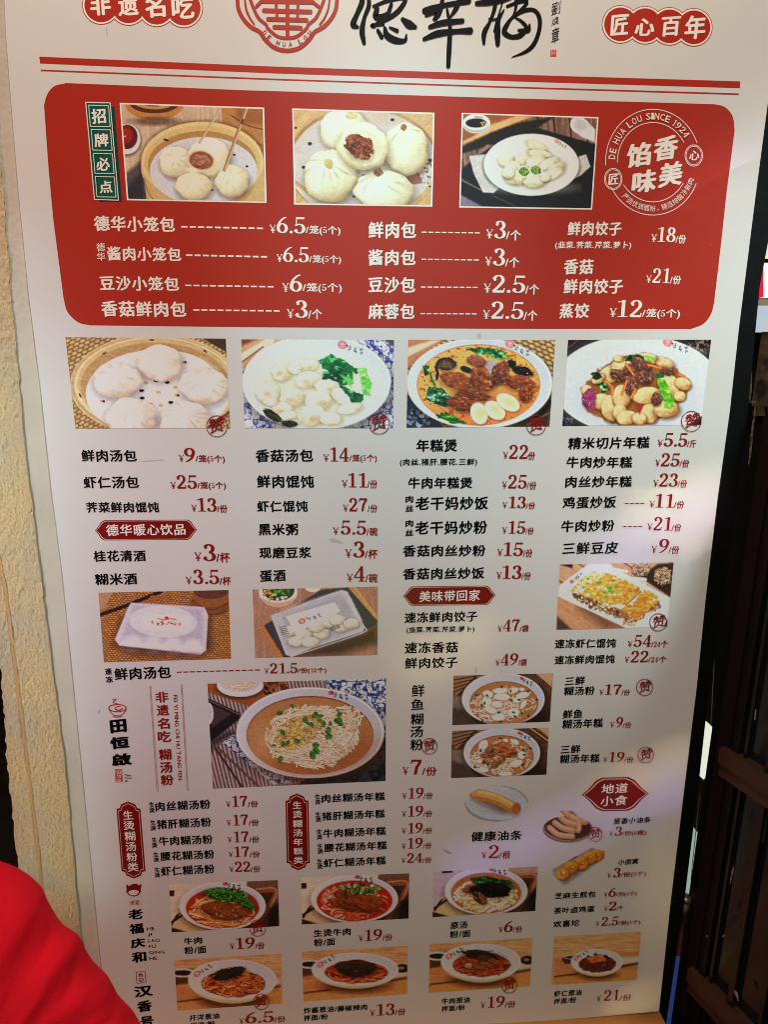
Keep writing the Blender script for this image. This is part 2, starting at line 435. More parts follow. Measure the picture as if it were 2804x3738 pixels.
for y in ():
    pass
T('D', '德华小笼包', 572, 1062, 240, 248, 96, 'w', parent=RED)
DL('D', 1097, 212, 1592, 223, 10, 10, parent=RED); P('E', 140, 250, 183, 357, 570, 260, 100, '6.5', '/笼(5个)', 'w', RED)
ST('D', '德华', [(585, 310, 637, 362), (588, 368, 639, 418)], 'w', parent=RED, bold=.012)
T('D', '酱肉小笼包', 652, 1100, 418, 425, 88, 'w', parent=RED); DL('D', 1127, 384, 1617, 395, 10, 10, parent=RED)
P('E', 183, 425, 221, 378, 573, 434, 93, '6.5', '/笼(5个)', 'w', RED)
T('D', '豆沙小笼包', 607, 1087, 598, 604, 90, 'w', parent=RED); DL('D', 1121, 567, 1656, 576, 11, 9, parent=RED)
P('E', 217, 605, 262, 338, 578, 607, 105, '6', '/笼(5个)', 'w', RED)
T('D', '香菇鲜肉包', 617, 1130, 757, 762, 99, 'w', parent=RED); DL('D', 1170, 716, 1693, 722, 11, 9, parent=RED)
P('E', 245, 763, 292, 372, 458, 765, 106, '3', '/个', 'w', RED)
T('E', '鲜肉包', 737, 1027, 283, 287, 103, 'w', parent=RED); DL('E', 1062, 245, 1413, 250, 9, 7, parent=RED)
P('E', 1450, 282, 1497, 1570, 1661, 288, 108, '3', '/个', 'w', RED)
T('E', '酱肉包', 737, 1025, 448, 450, 100, 'w', parent=RED); DL('E', 1060, 409, 1407, 414, 9, 7, parent=RED)
P('E', 1443, 446, 1490, 1565, 1651, 452, 105, '3', '/个', 'w', RED)
T('E', '豆沙包', 737, 1022, 612, 615, 98, 'w', parent=RED); DL('E', 1056, 577, 1400, 580, 9, 7, parent=RED)
P('E', 1436, 610, 1485, 1687, 1771, 616, 108, '2.5', '/个', 'w', RED)
T('E', '麻蓉包', 737, 1018, 772, 774, 96, 'w', parent=RED); DL('E', 1053, 738, 1394, 740, 9, 7, parent=RED)
P('E', 1430, 768, 1478, 1677, 1761, 773, 105, '2.5', '/个', 'w', RED)
T('F', '鲜肉饺子', 443, 770, 268, 268, 88, 'w', parent=RED); T('F', '(韭菜.荠菜.芹菜.萝卜)', 368, 830, 350, 350, 50, 'w', .026, parent=RED)
P('F', 950, 302, 988, 1097, 1160, 308, 90, '18', '/份', 'w', RED)
T('F', '香菇', 420, 598, 502, 502, 95, 'w', parent=RED); T('F', '鲜肉饺子', 418, 778, 620, 620, 93, 'w', parent=RED)
P('F', 920, 552, 955, 1063, 1130, 555, 90, '21', '/份', 'w', RED)
T('F', '蒸饺', 393, 573, 768, 768, 93, 'w', parent=RED); P('F', 697, 758, 745, 893, 1125, 764, 105, '12', '/笼(5个)', 'w', RED)

# green upright sign
gq = [(517, 618), (667, 622), (717, 1215), (570, 1210)]
sh = shape('title_tag_shadow', 'A', [(560, 645), (692, 645), (737, 1225), (600, 1222)], INK_TEAL, RED, 2)
gs = shape('title_tag', 'A', gq, INK_GREEN, RED, 3)
path_print('tag_outline', 'A', [([(518, 620), (666, 624)], 5), ([(666, 624), (716, 1213)], 5), ([(716, 1213), (571, 1208)], 5), ([(571, 1208), (518, 620)], 5)] +
           sum([[([(a, b), (c2, b + 3)], 4), ([(c2, b + 3), (c2 + 10, d)], 4), ([(c2 + 10, d), (a + 10, d - 2)], 4), ([(a + 10, d - 2), (a, b)], 4)] for a, b, c2, d in
                [(536, 638, 656, 768), (552, 785, 668, 912), (565, 930, 680, 1053), (577, 1070, 692, 1195)]], []), INK_WHITE, RED, 4, n=1)
ST('A', '招牌必点', [(557, 660, 645, 752), (573, 808, 660, 892), (585, 955, 668, 1035), (603, 1095, 683, 1172)], 'w', 'tag_lettering', RED, .03)

# round emblem on the red panel
def ell_pts(cx, cy, rx, ry, a0=0, a1=360, n=60):
    a = np.radians(np.linspace(a0, a1, n)); return [(cx + rx * math.cos(t), cy + ry * math.sin(t)) for t in a]
def arc_text(c, text, cx, cy, rx, ry, a0, a1, h, col, name, parent, flip=False, bold=.01, base=4):
    """a0..a1 in degrees, crop space (y down), letters upright outwards (flip: inwards)"""
    pr = Print(base); N = len(text)
    wid = [0.5 if ch == ' ' else (1.0 if ord(ch) > 0x2e00 else (.45 if ch in 'I1' else .8)) for ch in text]
    tot = sum(wid); acc = 0
    for ch, w in zip(text, wid):
        t = (acc + w / 2) / tot; acc += w
        if ch == ' ': continue
        a = R(a0 + (a1 - a0) * t)
        px, py = cx + rx * math.cos(a), cy + ry * math.sin(a)
        up = np.array([math.cos(a), math.sin(a)]) * (-1 if flip else 1)
        rt = np.array([-up[1], up[0]])
        hw = h * (w * .86 if ord(ch) < 0x2e00 else w * .95) / 2
        Pc = lambda u, v: BC(c, px + rt[0] * u + up[0] * v, py + rt[1] * u + up[1] * v)
        p0, p1, p2 = Pc(-hw, -h / 2), Pc(hw, -h / 2), Pc(-hw, h / 2)
        if ch == '，': p0, p1, p2 = Pc(-hw * .5, -h / 2), Pc(-hw * .1, -h / 2), Pc(-hw * .5, -h * .1)
        L = line_layers(ch, bold, 0, True)
        fit(L, (p0, p1, p2 - p0), pr)
    return pr.link(name, INKS[col], parent)
em = path_print('round_emblem', 'C', [(ell_pts(963, 983, 287, 320, 24, 152), 4), (ell_pts(963, 983, 287, 320, 177, 338), 4),
                                       (ell_pts(963, 983, 216, 240, 32, 145), 4), (ell_pts(963, 983, 216, 240, 180, 330), 4),
                                       (ell_pts(722, 1085, 53, 64), 4), (ell_pts(722, 1085, 46, 56), 3), (ell_pts(1210, 943, 53, 64), 4), (ell_pts(1210, 943, 46, 56), 3)], INK_WHITE, RED, 4, n=1)
arc_text('C', 'DE HUA LOU SINCE 1924', 963, 983, 250, 278, 183, 327, 40, 'w', 'emblem_lettering', RED, bold=.012)
arc_text('C', '严选优质面粉，精选排酸冷鲜肉', 963, 983, 250, 280, 136, 20, 36, 'w', 'emblem_lettering', RED, True, bold=.0)
ST('C', '匠', [(692, 1050, 752, 1120)], 'w', 'emblem_lettering', RED, .03); ST('C', '心', [(1180, 912, 1242, 972)], 'w', 'emblem_lettering', RED, .03)
ST('C', '馅香味美', [(797, 870, 945, 1022), (960, 828, 1108, 982), (830, 1035, 978, 1175), (990, 985, 1135, 1142)], 'w', 'emblem_lettering', RED, .045, rot=.1)

# white part of the list
for a in [
    ('G', '鲜肉汤包', 495, 830, 475, 476, 76), ('G', '虾仁汤包', 507, 843, 636, 634, 74), ('G', '荠菜鲜肉馄饨', 523, 965, 783, 782, 66),
    ('G', '桂花清酒', 567, 884, 1080, 1077, 70), ('G', '糊米酒', 577, 832, 1222, 1217, 71),
    ('H', '香菇汤包', 55, 405, 477, 475, 79), ('H', '鲜肉馄饨', 63, 410, 633, 634, 79), ('H', '虾仁馄饨', 63, 372, 778, 778, 70),
    ('H', '黑米粥', 73, 313, 920, 920, 73), ('H', '现磨豆浆', 77, 393, 1060, 1058, 70), ('H', '蛋酒', 80, 238, 1202, 1198, 71),
    ('H', '年糕煲', 1028, 1275, 415, 415, 79), ('H', '牛肉年糕煲', 978, 1367, 638, 637, 72), ('H', '老干妈炒饭', 1022, 1463, 768, 765, 83),
    ('H', '老干妈炒粉', 1020, 1457, 916, 911, 83), ('H', '香菇肉丝炒粉', 946, 1447, 1050, 1047, 72), ('H', '香菇肉丝炒饭', 946, 1440, 1190, 1183, 73),
    ('I', '精米切片年糕', 447, 940, 400, 393, 75), ('I', '牛肉炒年糕', 437, 835, 513, 513, 73), ('I', '肉丝炒年糕', 430, 833, 632, 630, 72),
    ('I', '鸡蛋炒饭', 413, 738, 760, 756, 76), ('I', '牛肉炒粉', 405, 727, 902, 897, 74), ('I', '三鲜豆皮', 412, 750, 1037, 1031, 76),
    ('K', '速冻鲜肉饺子', 790, 1233, 290, 280, 66), ('K', '速冻香菇', 790, 1115, 475, 470, 70), ('K', '鲜肉饺子', 792, 1113, 568, 560, 69),
    ('L', '速冻虾仁馄饨', 367, 738, 443, 438, 57), ('L', '速冻鲜肉馄饨', 365, 730, 540, 533, 55), ('L', '三鲜', 428, 550, 667, 662, 53), ('L', '糊汤粉', 422, 608, 728, 724, 54),
    ('L', '鲜鱼', 415, 535, 868, 862, 53), ('L', '糊汤年糕', 412, 658, 930, 920, 57), ('L', '三鲜', 402, 522, 1080, 1075, 51), ('L', '糊汤年糕', 397, 638, 1140, 1133, 55),
    ('J', '鲜肉汤包', 363, 705, 637, 623, 76),
    ('M', '肉丝糊汤粉', 610, 943, 268, 252, 58), ('M', '猪肝糊汤粉', 618, 948, 376, 360, 58), ('M', '牛肉糊汤粉', 630, 957, 477, 464, 56),
    ('M', '腰花糊汤粉', 640, 967, 568, 554, 56), ('M', '虾仁糊汤粉', 643, 968, 660, 643, 57),
    ('N', '肉丝糊汤年糕', 288, 672, 217, 202, 53), ('N', '猪肝糊汤年糕', 290, 672, 324, 307, 53), ('N', '牛肉糊汤年糕', 298, 678, 428, 411, 53),
    ('N', '腰花糊汤年糕', 303, 685, 515, 498, 53), ('N', '虾仁糊汤年糕', 300, 678, 608, 590, 53), ('N', '健康油条', 1193, 1503, 452, 442, 62),
    ('M', '牛肉', 782, 893, 1076, 1068, 42), ('M', '粉/面', 785, 918, 1134, 1126, 46), ('N', '生烫牛肉', 240, 465, 1029, 1017, 45), ('N', '粉/面', 242, 370, 1086, 1078, 45),
    ('N', '原汤', 1068, 1172, 981, 975, 43), ('N', '粉/面', 1065, 1190, 1036, 1028, 44), ('O', '葱香小油条', 722, 948, 347, 336, 38), ('O', '小面窝', 750, 872, 594, 586, 35),
    ('O', '芝麻生煎包', 365, 615, 801, 788, 40), ('O', '茶叶卤鸡蛋', 360, 608, 890, 877, 40), ('O', '欢喜坨', 357, 515, 972, 963, 42),
    ('O', '虾仁葱油', 362, 530, 1391, 1380, 36), ('O', '拌面/粉', 360, 497, 1436, 1426, 35), ('N', '牛肉葱油', 1015, 1187, 1437, 1426, 37), ('N', '拌面/粉', 1015, 1157, 1481, 1472, 35),
    ('N', '炸酱葱油/藤椒辣肉', 180, 565, 1493, 1470, 37), ('N', '拌面/粉', 180, 327, 1538, 1528, 36), ('M', '开洋葱油', 815, 997, 1538, 1522, 37), ('M', '拌面/粉', 820, 970, 1584, 1570, 36)]:
    T(*a)
for a in [('H', '(肉丝.猪肝.腰花.三鲜)', 928, 1397, 502, 500, 48), ('K', '(韭菜.荠菜.芹菜.萝卜)', 803, 1215, 353, 347, 42)]:
    T(*a, bold=.028, name='filling_note')
for a in [
    ('G', 1083, 473, 1117, 1183, 1362, 477, 85, '9', '/笼(5个)'), ('G', 1032, 636, 1070, 1193, 1368, 637, 83, '25', '/笼(5个)'), ('G', 1158, 774, 1197, 1313, 1377, 776, 82, '13', '/份'),
    ('G', 1178, 1073, 1228, 1308, 1392, 1076, 103, '3', '/杯'), ('G', 1125, 1213, 1168, 1328, 1398, 1214, 88, '3.5', '/杯'),
    ('H', 465, 470, 507, 620, 790, 472, 84, '14', '/笼(5个)'), ('H', 577, 627, 617, 730, 792, 628, 85, '11', '/份'), ('H', 583, 773, 620, 732, 792, 774, 81, '27', '/份'),
    ('H', 523, 913, 568, 725, 793, 915, 85, '5.5', '/碗'), ('H', 597, 1052, 643, 715, 793, 1054, 98, '3', '/杯'), ('H', 607, 1197, 650, 718, 793, 1198, 92, '4', '/碗'),
    ('I', 53, 455, 88, 205, 248, 456, 85, '22', '份'), ('I', 47, 634, 82, 197, 255, 636, 84, '25', '/份'), ('I', 50, 753, 88, 192, 248, 755, 71, '13', '/份'),
    ('I', 48, 907, 87, 188, 240, 909, 75, '15', '/份'), ('I', 18, 1042, 57, 175, 232, 1045, 82, '15', '/份'), ('I', 13, 1182, 50, 165, 222, 1183, 82, '13', '/份'),
    ('I', 988, 380, 1025, 1168, 1223, 382, 82, '5.5', '/斤'), ('I', 975, 500, 1008, 1122, 1182, 502, 80, '25', '/份'), ('I', 962, 624, 997, 1110, 1167, 626, 82, '23', '/份'),
    ('I', 938, 750, 975, 1087, 1150, 752, 82, '11', '/份'), ('I', 925, 888, 962, 1073, 1133, 890, 82, '21', '/份'), ('I', 950, 1025, 995, 1055, 1120, 1027, 86, '9', '/份'),
    ('K', 1353, 340, 1388, 1487, 1543, 336, 72, '47', '/袋'), ('K', 1340, 546, 1374, 1478, 1532, 541, 72, '49', '/袋'),
    ('L', 808, 433, 843, 950, 1052, 431, 72, '54', '/24个'), ('L', 790, 527, 825, 932, 1043, 523, 70, '22', '/24个'),
    ('L', 637, 722, 670, 770, 823, 722, 62, '17', '/份'), ('L', 702, 920, 738, 778, 830, 920, 63, '9', '/份'), ('L', 660, 1130, 695, 787, 843, 1130, 62, '19', '/份'),
    ('J', 1270, 594, 1302, 1470, 1645, 588, 62, '21.5', '/份(12个)'), ('K', 778, 1205, 828, 895, 985, 1205, 90, '7', '/份'),
    ('M', 1037, 240, 1075, 1167, 1230, 236, 65, '17', '/份'), ('M', 1040, 353, 1080, 1172, 1235, 349, 65, '17', '/份'), ('M', 1046, 455, 1085, 1175, 1238, 451, 65, '17', '/份'),
    ('M', 1052, 544, 1088, 1178, 1241, 541, 63, '17', '/份'), ('M', 1057, 634, 1090, 1185, 1244, 630, 63, '22', '/份'),
    ('N', 777, 190, 815, 905, 962, 186, 65, '19', '/份'), ('N', 775, 300, 812, 903, 958, 295, 65, '19', '/份'), ('N', 773, 402, 812, 900, 957, 397, 64, '19', '/份'),
    ('N', 773, 494, 810, 900, 955, 488, 64, '19', '/份'), ('N', 772, 580, 805, 898, 955, 574, 59, '24', '/份'), ('N', 1255, 553, 1297, 1363, 1432, 548, 80, '2', '/根'),
    ('M', 1060, 1102, 1098, 1212, 1270, 1094, 68, '19', '/份'), ('N', 512, 1053, 550, 655, 717, 1044, 68, '19', '/份'), ('N', 1360, 1000, 1392, 1447, 1503, 994, 66, '6', '/份'),
    ('O', 697, 417, 728, 773, 922, 409, 56, '3', '/份(6根)'), ('O', 685, 670, 718, 765, 920, 658, 58, '3', '/份(5个)'), ('O', 665, 786, 692, 737, 865, 777, 54, '6', '/份(4个)'),
    ('O', 665, 870, 692, 740, 780, 863, 54, '2', '/个'), ('O', 615, 962, 648, 750, 885, 951, 54, '2.5', '/份(3个)'), ('O', 620, 1417, 662, 757, 830, 1407, 65, '21', '/份'),
    ('N', 1252, 1459, 1293, 1397, 1462, 1449, 68, '19', '/份'), ('N', 582, 1507, 622, 732, 797, 1495, 70, '13', '/份'), ('M', 1117, 1554, 1153, 1328, 1397, 1538, 66, '6.5', '/份')]:
    P(*a)
DL('I', 792, 726, 910, 726, 4, 6, 'r'); DL('I', 780, 866, 898, 866, 4, 6, 'r'); DL('J', 738, 586, 1240, 571, 13, 6, 'r')
ST('H', '肉丝', [(963, 678, 1010, 722), (963, 735, 1010, 776)]); ST('H', '肉丝', [(962, 825, 1010, 868), (962, 882, 1010, 923)])
ST('J', '速冻', [(303, 560, 347, 602), (308, 610, 352, 650)])
for (c, x, y0, y1) in [('M', 570, 210, 276), ('M', 578, 320, 384), ('M', 586, 424, 488), ('M', 596, 515, 574), ('M', 603, 606, 668), ('N', 247, 163, 226), ('N', 250, 270, 332),
                       ('N', 257, 375, 438), ('N', 262, 462, 525), ('N', 260, 555, 616)]:
    mid = (y0 + y1) / 2
    ST(c, '生烫', [(x, y0, x + 33, mid - 1), (x + 2, mid + 1, x + 36, y1)], bold=.03)

# upright lettering
ST('J', '非遗名吃糊汤粉', [(610, 703, 690, 770), (618, 782, 693, 850), (623, 863, 697, 930), (625, 940, 705, 1008), (632, 1050, 708, 1118), (638, 1128, 713, 1195), (643, 1205, 720, 1270)], 'r', 'upright_title', bold=.03)
path_print('title_rule', 'J', [([(573, 668), (617, 1308)], 2.6), ([(579, 668), (625, 1308)], 2.6)], INK_LINE, n=1)
path_print('title_rule', 'J', [([(763, 660), (800, 1300)], 2.6), ([(769, 660), (807, 1300)], 2.6)], INK_LINE, n=1)
def rot_text(c, text, p0, p1, h, col, name, base=4):
    """text running downwards from p0 to p1, letters turned a quarter clockwise"""
    pr = Print(base); d = np.array(p1, float) - p0; nrm = np.array([d[1], -d[0]]) / np.hypot(*d) * h
    a = BC(c, *p0); b = BC(c, *p1); u = BC(c, p0[0] + nrm[0], p0[1] + nrm[1]) - a
    fit(line_layers(text, .012, 0), (a, b, u), pr); return pr.link(name, INKS[col], board)
rot_text('J', 'FEI YI MING CHI HU TANG FEN', (716, 724), (747, 1240), 24, 'r', 'pinyin_line')
ST('K', '鲜鱼糊汤粉', [(833, 660, 912, 735), (830, 748, 908, 815), (828, 835, 905, 905), (825, 912, 903, 980), (825, 990, 902, 1060)], 'k', 'upright_dish_name', bold=.02)
ST('J', '田恒啟', [(337, 872, 438, 958), (337, 980, 455, 1055), (345, 1080, 468, 1155)], 'k', 'shop_name', bold=.06, rot=.05)
path_print('bowl_logo', 'J', [([(348, 752, 4), (372, 748, 6), (350, 768, 5), (378, 778, 6)], 5), (ell_pts(378, 803, 52, 22), 6), (ell_pts(385, 805, 22, 12, 0, 300, 20), 5),
                              ([(328, 812), (345, 838), (378, 850), (412, 838), (430, 812)], 5), ([(350, 852), (378, 858), (405, 852)], 5), ([(362, 806), (385, 815), (410, 806)], 4)], INK_BRAND, n=2)
seal = shape('red_seal', 'J', [(362, 1174), (405, 1173), (411, 1252), (366, 1254)], INK_BRAND, None, 3)
ST('J', '田恒啟', [(374, 1182, 398, 1203), (376, 1206, 400, 1226), (378, 1229, 402, 1248)], 'w', 'seal_lettering', bold=.0)
path_print('seal_border', 'J', [([(367, 1179), (401, 1178)], 1.6), ([(401, 1178), (406, 1248)], 1.6), ([(406, 1248), (371, 1249)], 1.6), ([(371, 1249), (367, 1179)], 1.6)], INK_WHITE, n=1)
for t, x0, x1, y in (('Tian', 422, 460, 1216), ('Heng', 424, 466, 1233), ('Qi', 424, 443, 1251)):
    T('J', t, x0, x1, y, y, 12, 'k', .03, name='pinyin_line')
ST('M', '老福庆和', [(445, 862, 535, 925), (452, 950, 540, 1012), (460, 1038, 550, 1097), (468, 1120, 557, 1185)], 'k', 'shop_name', bold=.045, rot=.08)
for t, x0, x1, y in (('HE', 557, 605, 989), ('JI', 560, 588, 1026), ('LAO', 565, 635, 1060), ('FU', 568, 612, 1096), ('QING', 570, 665, 1133), ('HE', 572, 620, 1169)):
    T('M', t, x0, x1, y, y - 3, 20, 'k', .0, name='pinyin_line', gap=.1)
ST('M', '汉香号', [(482, 1328, 595, 1395), (500, 1415, 590, 1485), (520, 1508, 600, 1572)], 'k', 'shop_name', bold=.05, rot=.08)
path_print('seal_border', 'M', [([(490, 1240), (545, 1236), (551, 1305), (496, 1310), (490, 1240)], 4)], INK_RED, n=1)
ST('M', '合记', [(503, 1245, 537, 1272), (506, 1277, 541, 1303)], 'r', 'seal_lettering', bold=.02)
path_print('seal_border', 'M', [([(450, 810), (518, 803), (521, 830), (453, 836), (450, 810)], 2)], INK_LINE, n=1)
ST('M', '合记', [(459, 810, 483, 832), (487, 807, 511, 830)], 'r', 'seal_lettering', bold=.03)
# bull head mark
bull = shape('bull_logo', 'M', [(430, 722), (437, 708), (447, 722), (470, 706), (497, 706), (508, 718), (520, 703), (524, 720), (518, 738), (522, 752), (505, 776), (478, 784), (448, 776), (430, 756), (434, 740)], INK_BADGE, None, 3)
shape('bull_muzzle', 'M', smooth_path([(446, 752), (478, 744), (506, 750), (500, 768), (478, 775), (454, 770)], 3, True).tolist(), INK_WHITE, None, 4)
path_print('bull_face', 'M', [(ell_pts(464, 760, 8, 7, 0, 330, 12), 2), (ell_pts(492, 758, 8, 7, 0, 330, 12), 2), ([(476, 768), (482, 752)], 2)], INK_BADGE, base=5, n=1)

# section badges
def badge(c, x0, y0, x1, y1, tip, skew, text, tb, name='section_badge', vertical=False):
    w, h = x1 - x0, y1 - y0
    def outline(g):
        a, b2, c2, d = x0 + g * 1.3, y0 + g, x1 - g * 1.3, y1 - g; my = (b2 + d) / 2; k = tip
        top = [(a, my), (a + k * .45, my - (my - b2) * .35), (a + k * .9, b2 + (my - b2) * .18), (a + k * 1.3, b2), (c2 - k * 1.3, b2), (c2 - k * .9, b2 + (my - b2) * .18), (c2 - k * .45, my - (my - b2) * .35), (c2, my)]
        bot = [(p[0], 2 * my - p[1]) for p in top[::-1][1:-1]]
        return [(p[0], p[1] + skew * (p[0] - x0) / w) for p in top + bot]
    o = shape(name, c, outline(0), INK_BADGE, None, 1)
    sh = shape('badge_line', c, outline(h * .035), INK_GOLD, o, 2); shape('badge_field', c, outline(h * .06), INK_BADGE, o, 3)
    for (t, a, b2, y, hh) in tb:
        T(c, t, a, b2, y[0], y[1], hh, 'w', .02, name='badge_lettering', parent=o, base=5)
    return o
badge('G', 573, 828, 1193, 950, 42, -4, '', [('德华暖心饮品', 645, 1125, (924, 918), 72)])
badge('K', 782, 68, 1345, 185, 42, -6, '', [('美味带回家', 880, 1247, (163, 154), 69)])
bb = badge('O', 532, 66, 938, 270, 95, -8, '', [('地道', 648, 808, (163, 155), 62), ('小食', 643, 805, (238, 228), 62)])
rot_text('O', 'DI DAO XIAO SHI', (828, 98), (828, 225), 10, 'r', 'pinyin_line', 6)
def vbadge(c, x0, y0, x1, y1, sk, chars, boxes):
    h = y1 - y0
    def outline(g):
        a, b2, c2, d = x0 + g, y0 + g * 1.2, x1 - g, y1 - g * 1.2; m = (a + c2) / 2; w = c2 - a
        L = [(a, b2 + 45), (a + w * .14, b2 + 40), (a + w * .2, b2 + 18), (a + w * .36, b2 + 8), (m, b2), (a + w * .64, b2 + 8), (a + w * .8, b2 + 18), (c2 - w * .14, b2 + 40), (c2, b2 + 45)]
        L += [(p[0], b2 + d - p[1]) for p in L[::-1]]
        return [(p[0] + sk * (p[1] - y0) / h, p[1]) for p in L]
    o = shape('section_badge', c, outline(0), INK_BADGE, None, 1)
    shape('badge_line', c, outline(9), INK_GOLD, o, 2); shape('badge_field', c, outline(12), INK_BADGE, o, 3)
    ST(c, chars, boxes, 'w', 'badge_lettering', o, .02, 5)
vbadge('M', 368, 208, 514, 675, 38, '生烫糊汤粉类', [(415, 262, 476, 318), (418, 325, 485, 380), (424, 388, 490, 445), (430, 452, 495, 507), (436, 515, 502, 570), (443, 575, 510, 632)])
vbadge('N', 68, 160, 208, 625, 10, '生烫糊汤年糕类', [(113, 206, 168, 252), (115, 262, 172, 308), (115, 318, 172, 365), (116, 375, 173, 420), (118, 430, 175, 473), (119, 485, 177, 528), (121, 540, 178, 585)])

# recommendation stamps
for (c, x, y, r, rm) in [('G', 1313, 258, 67, 1), ('H', 803, 243, 66, 1), ('I', 255, 252, 62, 1), ('I', 1195, 228, 64, 1), ('L', 995, 283, 55, 1), ('K', 942, 1033, 50, 1), ('L', 912, 676, 52, 1),
                     ('L', 918, 1086, 51, 1), ('O', 612, 405, 45, .9), ('M', 1228, 972, 52, .9), ('N', 1425, 1318, 50, .9), ('M', 1250, 1418, 50, .9)]:
    r *= .93
    st = path_print('praise_stamp', c, [(ell_pts(x, y, r, r * 1.02, 0, 360, 40), 4.2)], INK_RED, None, 9, n=1)
    ST(c, '赞', [(x - r * .74, y - r * .72, x + r * .74, y + r * .74)], 'r', 'stamp_lettering', st, .012, 9, .15)

# header: left and right round titles, logo, brush name
def round_title(c, cs, r, chars, boxes):
    pr = Print(1)
    def disc2(cx, cy, r, pr=pr):
        pr.poly([BC(c, *p) for p in ell_pts(cx, cy, r, r * 1.03, 0, 352, 44)])
    for x, y in cs: disc2(x, y, r * 1.17)
    o = pr.link('round_title', INK_BRAND, board)
    pr = Print(2)
    for x, y in cs: disc2(x, y, r * 1.12, pr)
    pr.link('title_ring', INK_WHITE, o)
    pr = Print(3)
    for x, y in cs: disc2(x, y, r * 1.02, pr)
    pr.link('title_disc', INK_BRAND, o)
    ST(c, chars, boxes, 'w', 'title_lettering', o, .035, 5, .0)
round_title('C', [(767, 148), (916, 153), (1064, 160), (1212, 166)], 97, '匠心百年', [(703, 85, 810, 218), (848, 112, 968, 220), (1006, 98, 1122, 224), (1148, 95, 1274, 240)])
round_title('A', [(612, 30), (778, 36), (948, 44), (1112, 50)], 100, '非遗名吃', [(550, -50, 675, 96), (718, -46, 842, 102), (882, -38, 1006, 110), (1043, -30, 1180, 116)])
X0 = 246
def mir(pts): return [(2 * X0 - p[0], p[1]) for p in pts]
outer = [(-60, -60), (-56, 0), (-48, 60), (-18, 118), (27, 165), (80, 195), (112, 240), (170, 290), (246, 308)]
inner = [(35, -80), (20, -20), (40, 45), (72, 110), (118, 150), (128, 172), (185, 220), (246, 232)]
lg = path_print('shop_logo', 'B', [(outer + mir(outer)[::-1][1:], 24), (inner + mir(inner)[::-1][1:], 19), ([(-12, -30, 10), (-4, 50, 14), (20, 110, 12), (48, 150, 8)], 12), (mir([(-12, -30, 10), (-4, 50, 14), (20, 110, 12), (48, 150, 8)]), 12)], INK_BRAND, n=4)
path_print('logo_character', 'B', [([(90, 8), (402, 14)], 24), ([(105, 65), (388, 73)], 24), ([(130, 117), (363, 123)], 24), ([(168, 165), (328, 170)], 24), ([(247, -90), (248, 225)], 24), ([(178, 10), (185, 112)], 18), ([(312, 12), (308, 116)], 18),
                                   ([(90, 8), (60, 40)], 18), ([(402, 14), (436, 40)], 18), ([(110, -55), (385, -50)], 24), ([(185, -90), (185, -25)], 18), ([(312, -90), (312, -25)], 18)], INK_BRAND, lg, n=1)
arc_text('B', 'DE HUA LOU', 246, 60, 186, 210, 144, 36, 30, 'b', 'logo_lettering', lg, True, bold=.02)
brush = [([(690, -60, 20), (700, 10, 34), (668, 90, 28), (645, 150, 34), (672, 165, 20)], 30), ([(732, -40, 20), (742, 30, 28), (714, 110, 26), (700, 190, 38), (712, 262, 22)], 30),
         ([(770, 40, 20), (860, 5, 22), (960, -10, 22), (935, 50, 30), (880, 100, 28), (790, 145, 26)], 20), ([(790, 55, 30), (785, 105, 34), (850, 90, 26), (880, 30, 18)], 20), ([(905, -40, 10), (880, 10, 14), (860, 60, 12)], 12),
         ([(775, 165, 16), (760, 155, 20), (830, 150, 14)], 16), ([(838, 172, 20), (850, 215, 34), (900, 245, 38), (958, 248, 26), (968, 212, 12)], 30), ([(868, 168, 14), (912, 188, 26)], 20), ([(945, 118, 22), (985, 150, 44), (1022, 165, 26)], 30), ([(795, 185, 20), (818, 225, 24)], 20),
         ([(1080, 68, 34), (1130, 48, 26), (1230, 28, 24), (1345, 8, 30)], 26), ([(1088, 95, 18), (1150, 70, 30), (1145, 115, 24)], 20), ([(1190, -30, 20), (1180, 40, 30), (1160, 95, 26), (1135, 118, 18)], 20), ([(1300, -20, 24), (1270, 50, 30), (1238, 100, 14)], 20),
         ([(1110, 165, 24), (1190, 140, 30), (1308, 128, 24)], 24), ([(1075, 238, 22), (1160, 205, 36), (1270, 192, 24), (1355, 188, 38)], 30), ([(1215, 60, 14), (1232, 160, 26), (1228, 280, 34), (1222, 400, 24)], 30),
         ([(1395, 22, 26), (1470, 15, 30), (1550, 2, 30), (1600, -8, 14)], 26), ([(1510, -60, 24), (1505, 40, 26), (1475, 130, 20), (1440, 200, 30), (1438, 262, 20)], 26), ([(1470, 115, 10), (1500, 120, 10), (1545, 100, 8)], 10), ([(1560, 60, 8), (1528, 120, 22), (1520, 200, 34), (1522, 268, 26)], 26)]
brush2 = [([(60, -60, 20), (50, 20, 12), (15, 130, 14), (2, 190, 18)], 16), ([(130, -50, 26), (135, 20, 26), (120, 90, 18), (85, 140, 24), (62, 195, 40), (105, 225, 26), (160, 215, 34), (195, 170, 30), (165, 130, 18), (130, 110, 12)], 22),
          ([(80, 40, 18), (160, 10, 26), (200, 20, 20), (140, 80, 16)], 18), ([(110, 110, 14), (170, 70, 24), (240, 62, 26), (275, 110, 30), (272, 190, 30), (240, 270, 30), (190, 315, 22), (108, 348, 6)], 26), ([(150, 185, 18), (205, 185, 34), (215, 150, 12)], 18), ([(150, -60, 20), (180, -10, 26), (230, -20, 14)], 16)]
brush = [([(q[0], q[1], q[2] * (1.0 + .10 * math.sin(q[0] * 1.7 + q[1]))) for q in pts], w) for pts, w in brush]; brush2 = [([(q[0], q[1], q[2] * (.92 + .10 * math.sin(q[0] * 1.7 + q[1]))) for q in pts], w) for pts, w in brush2]
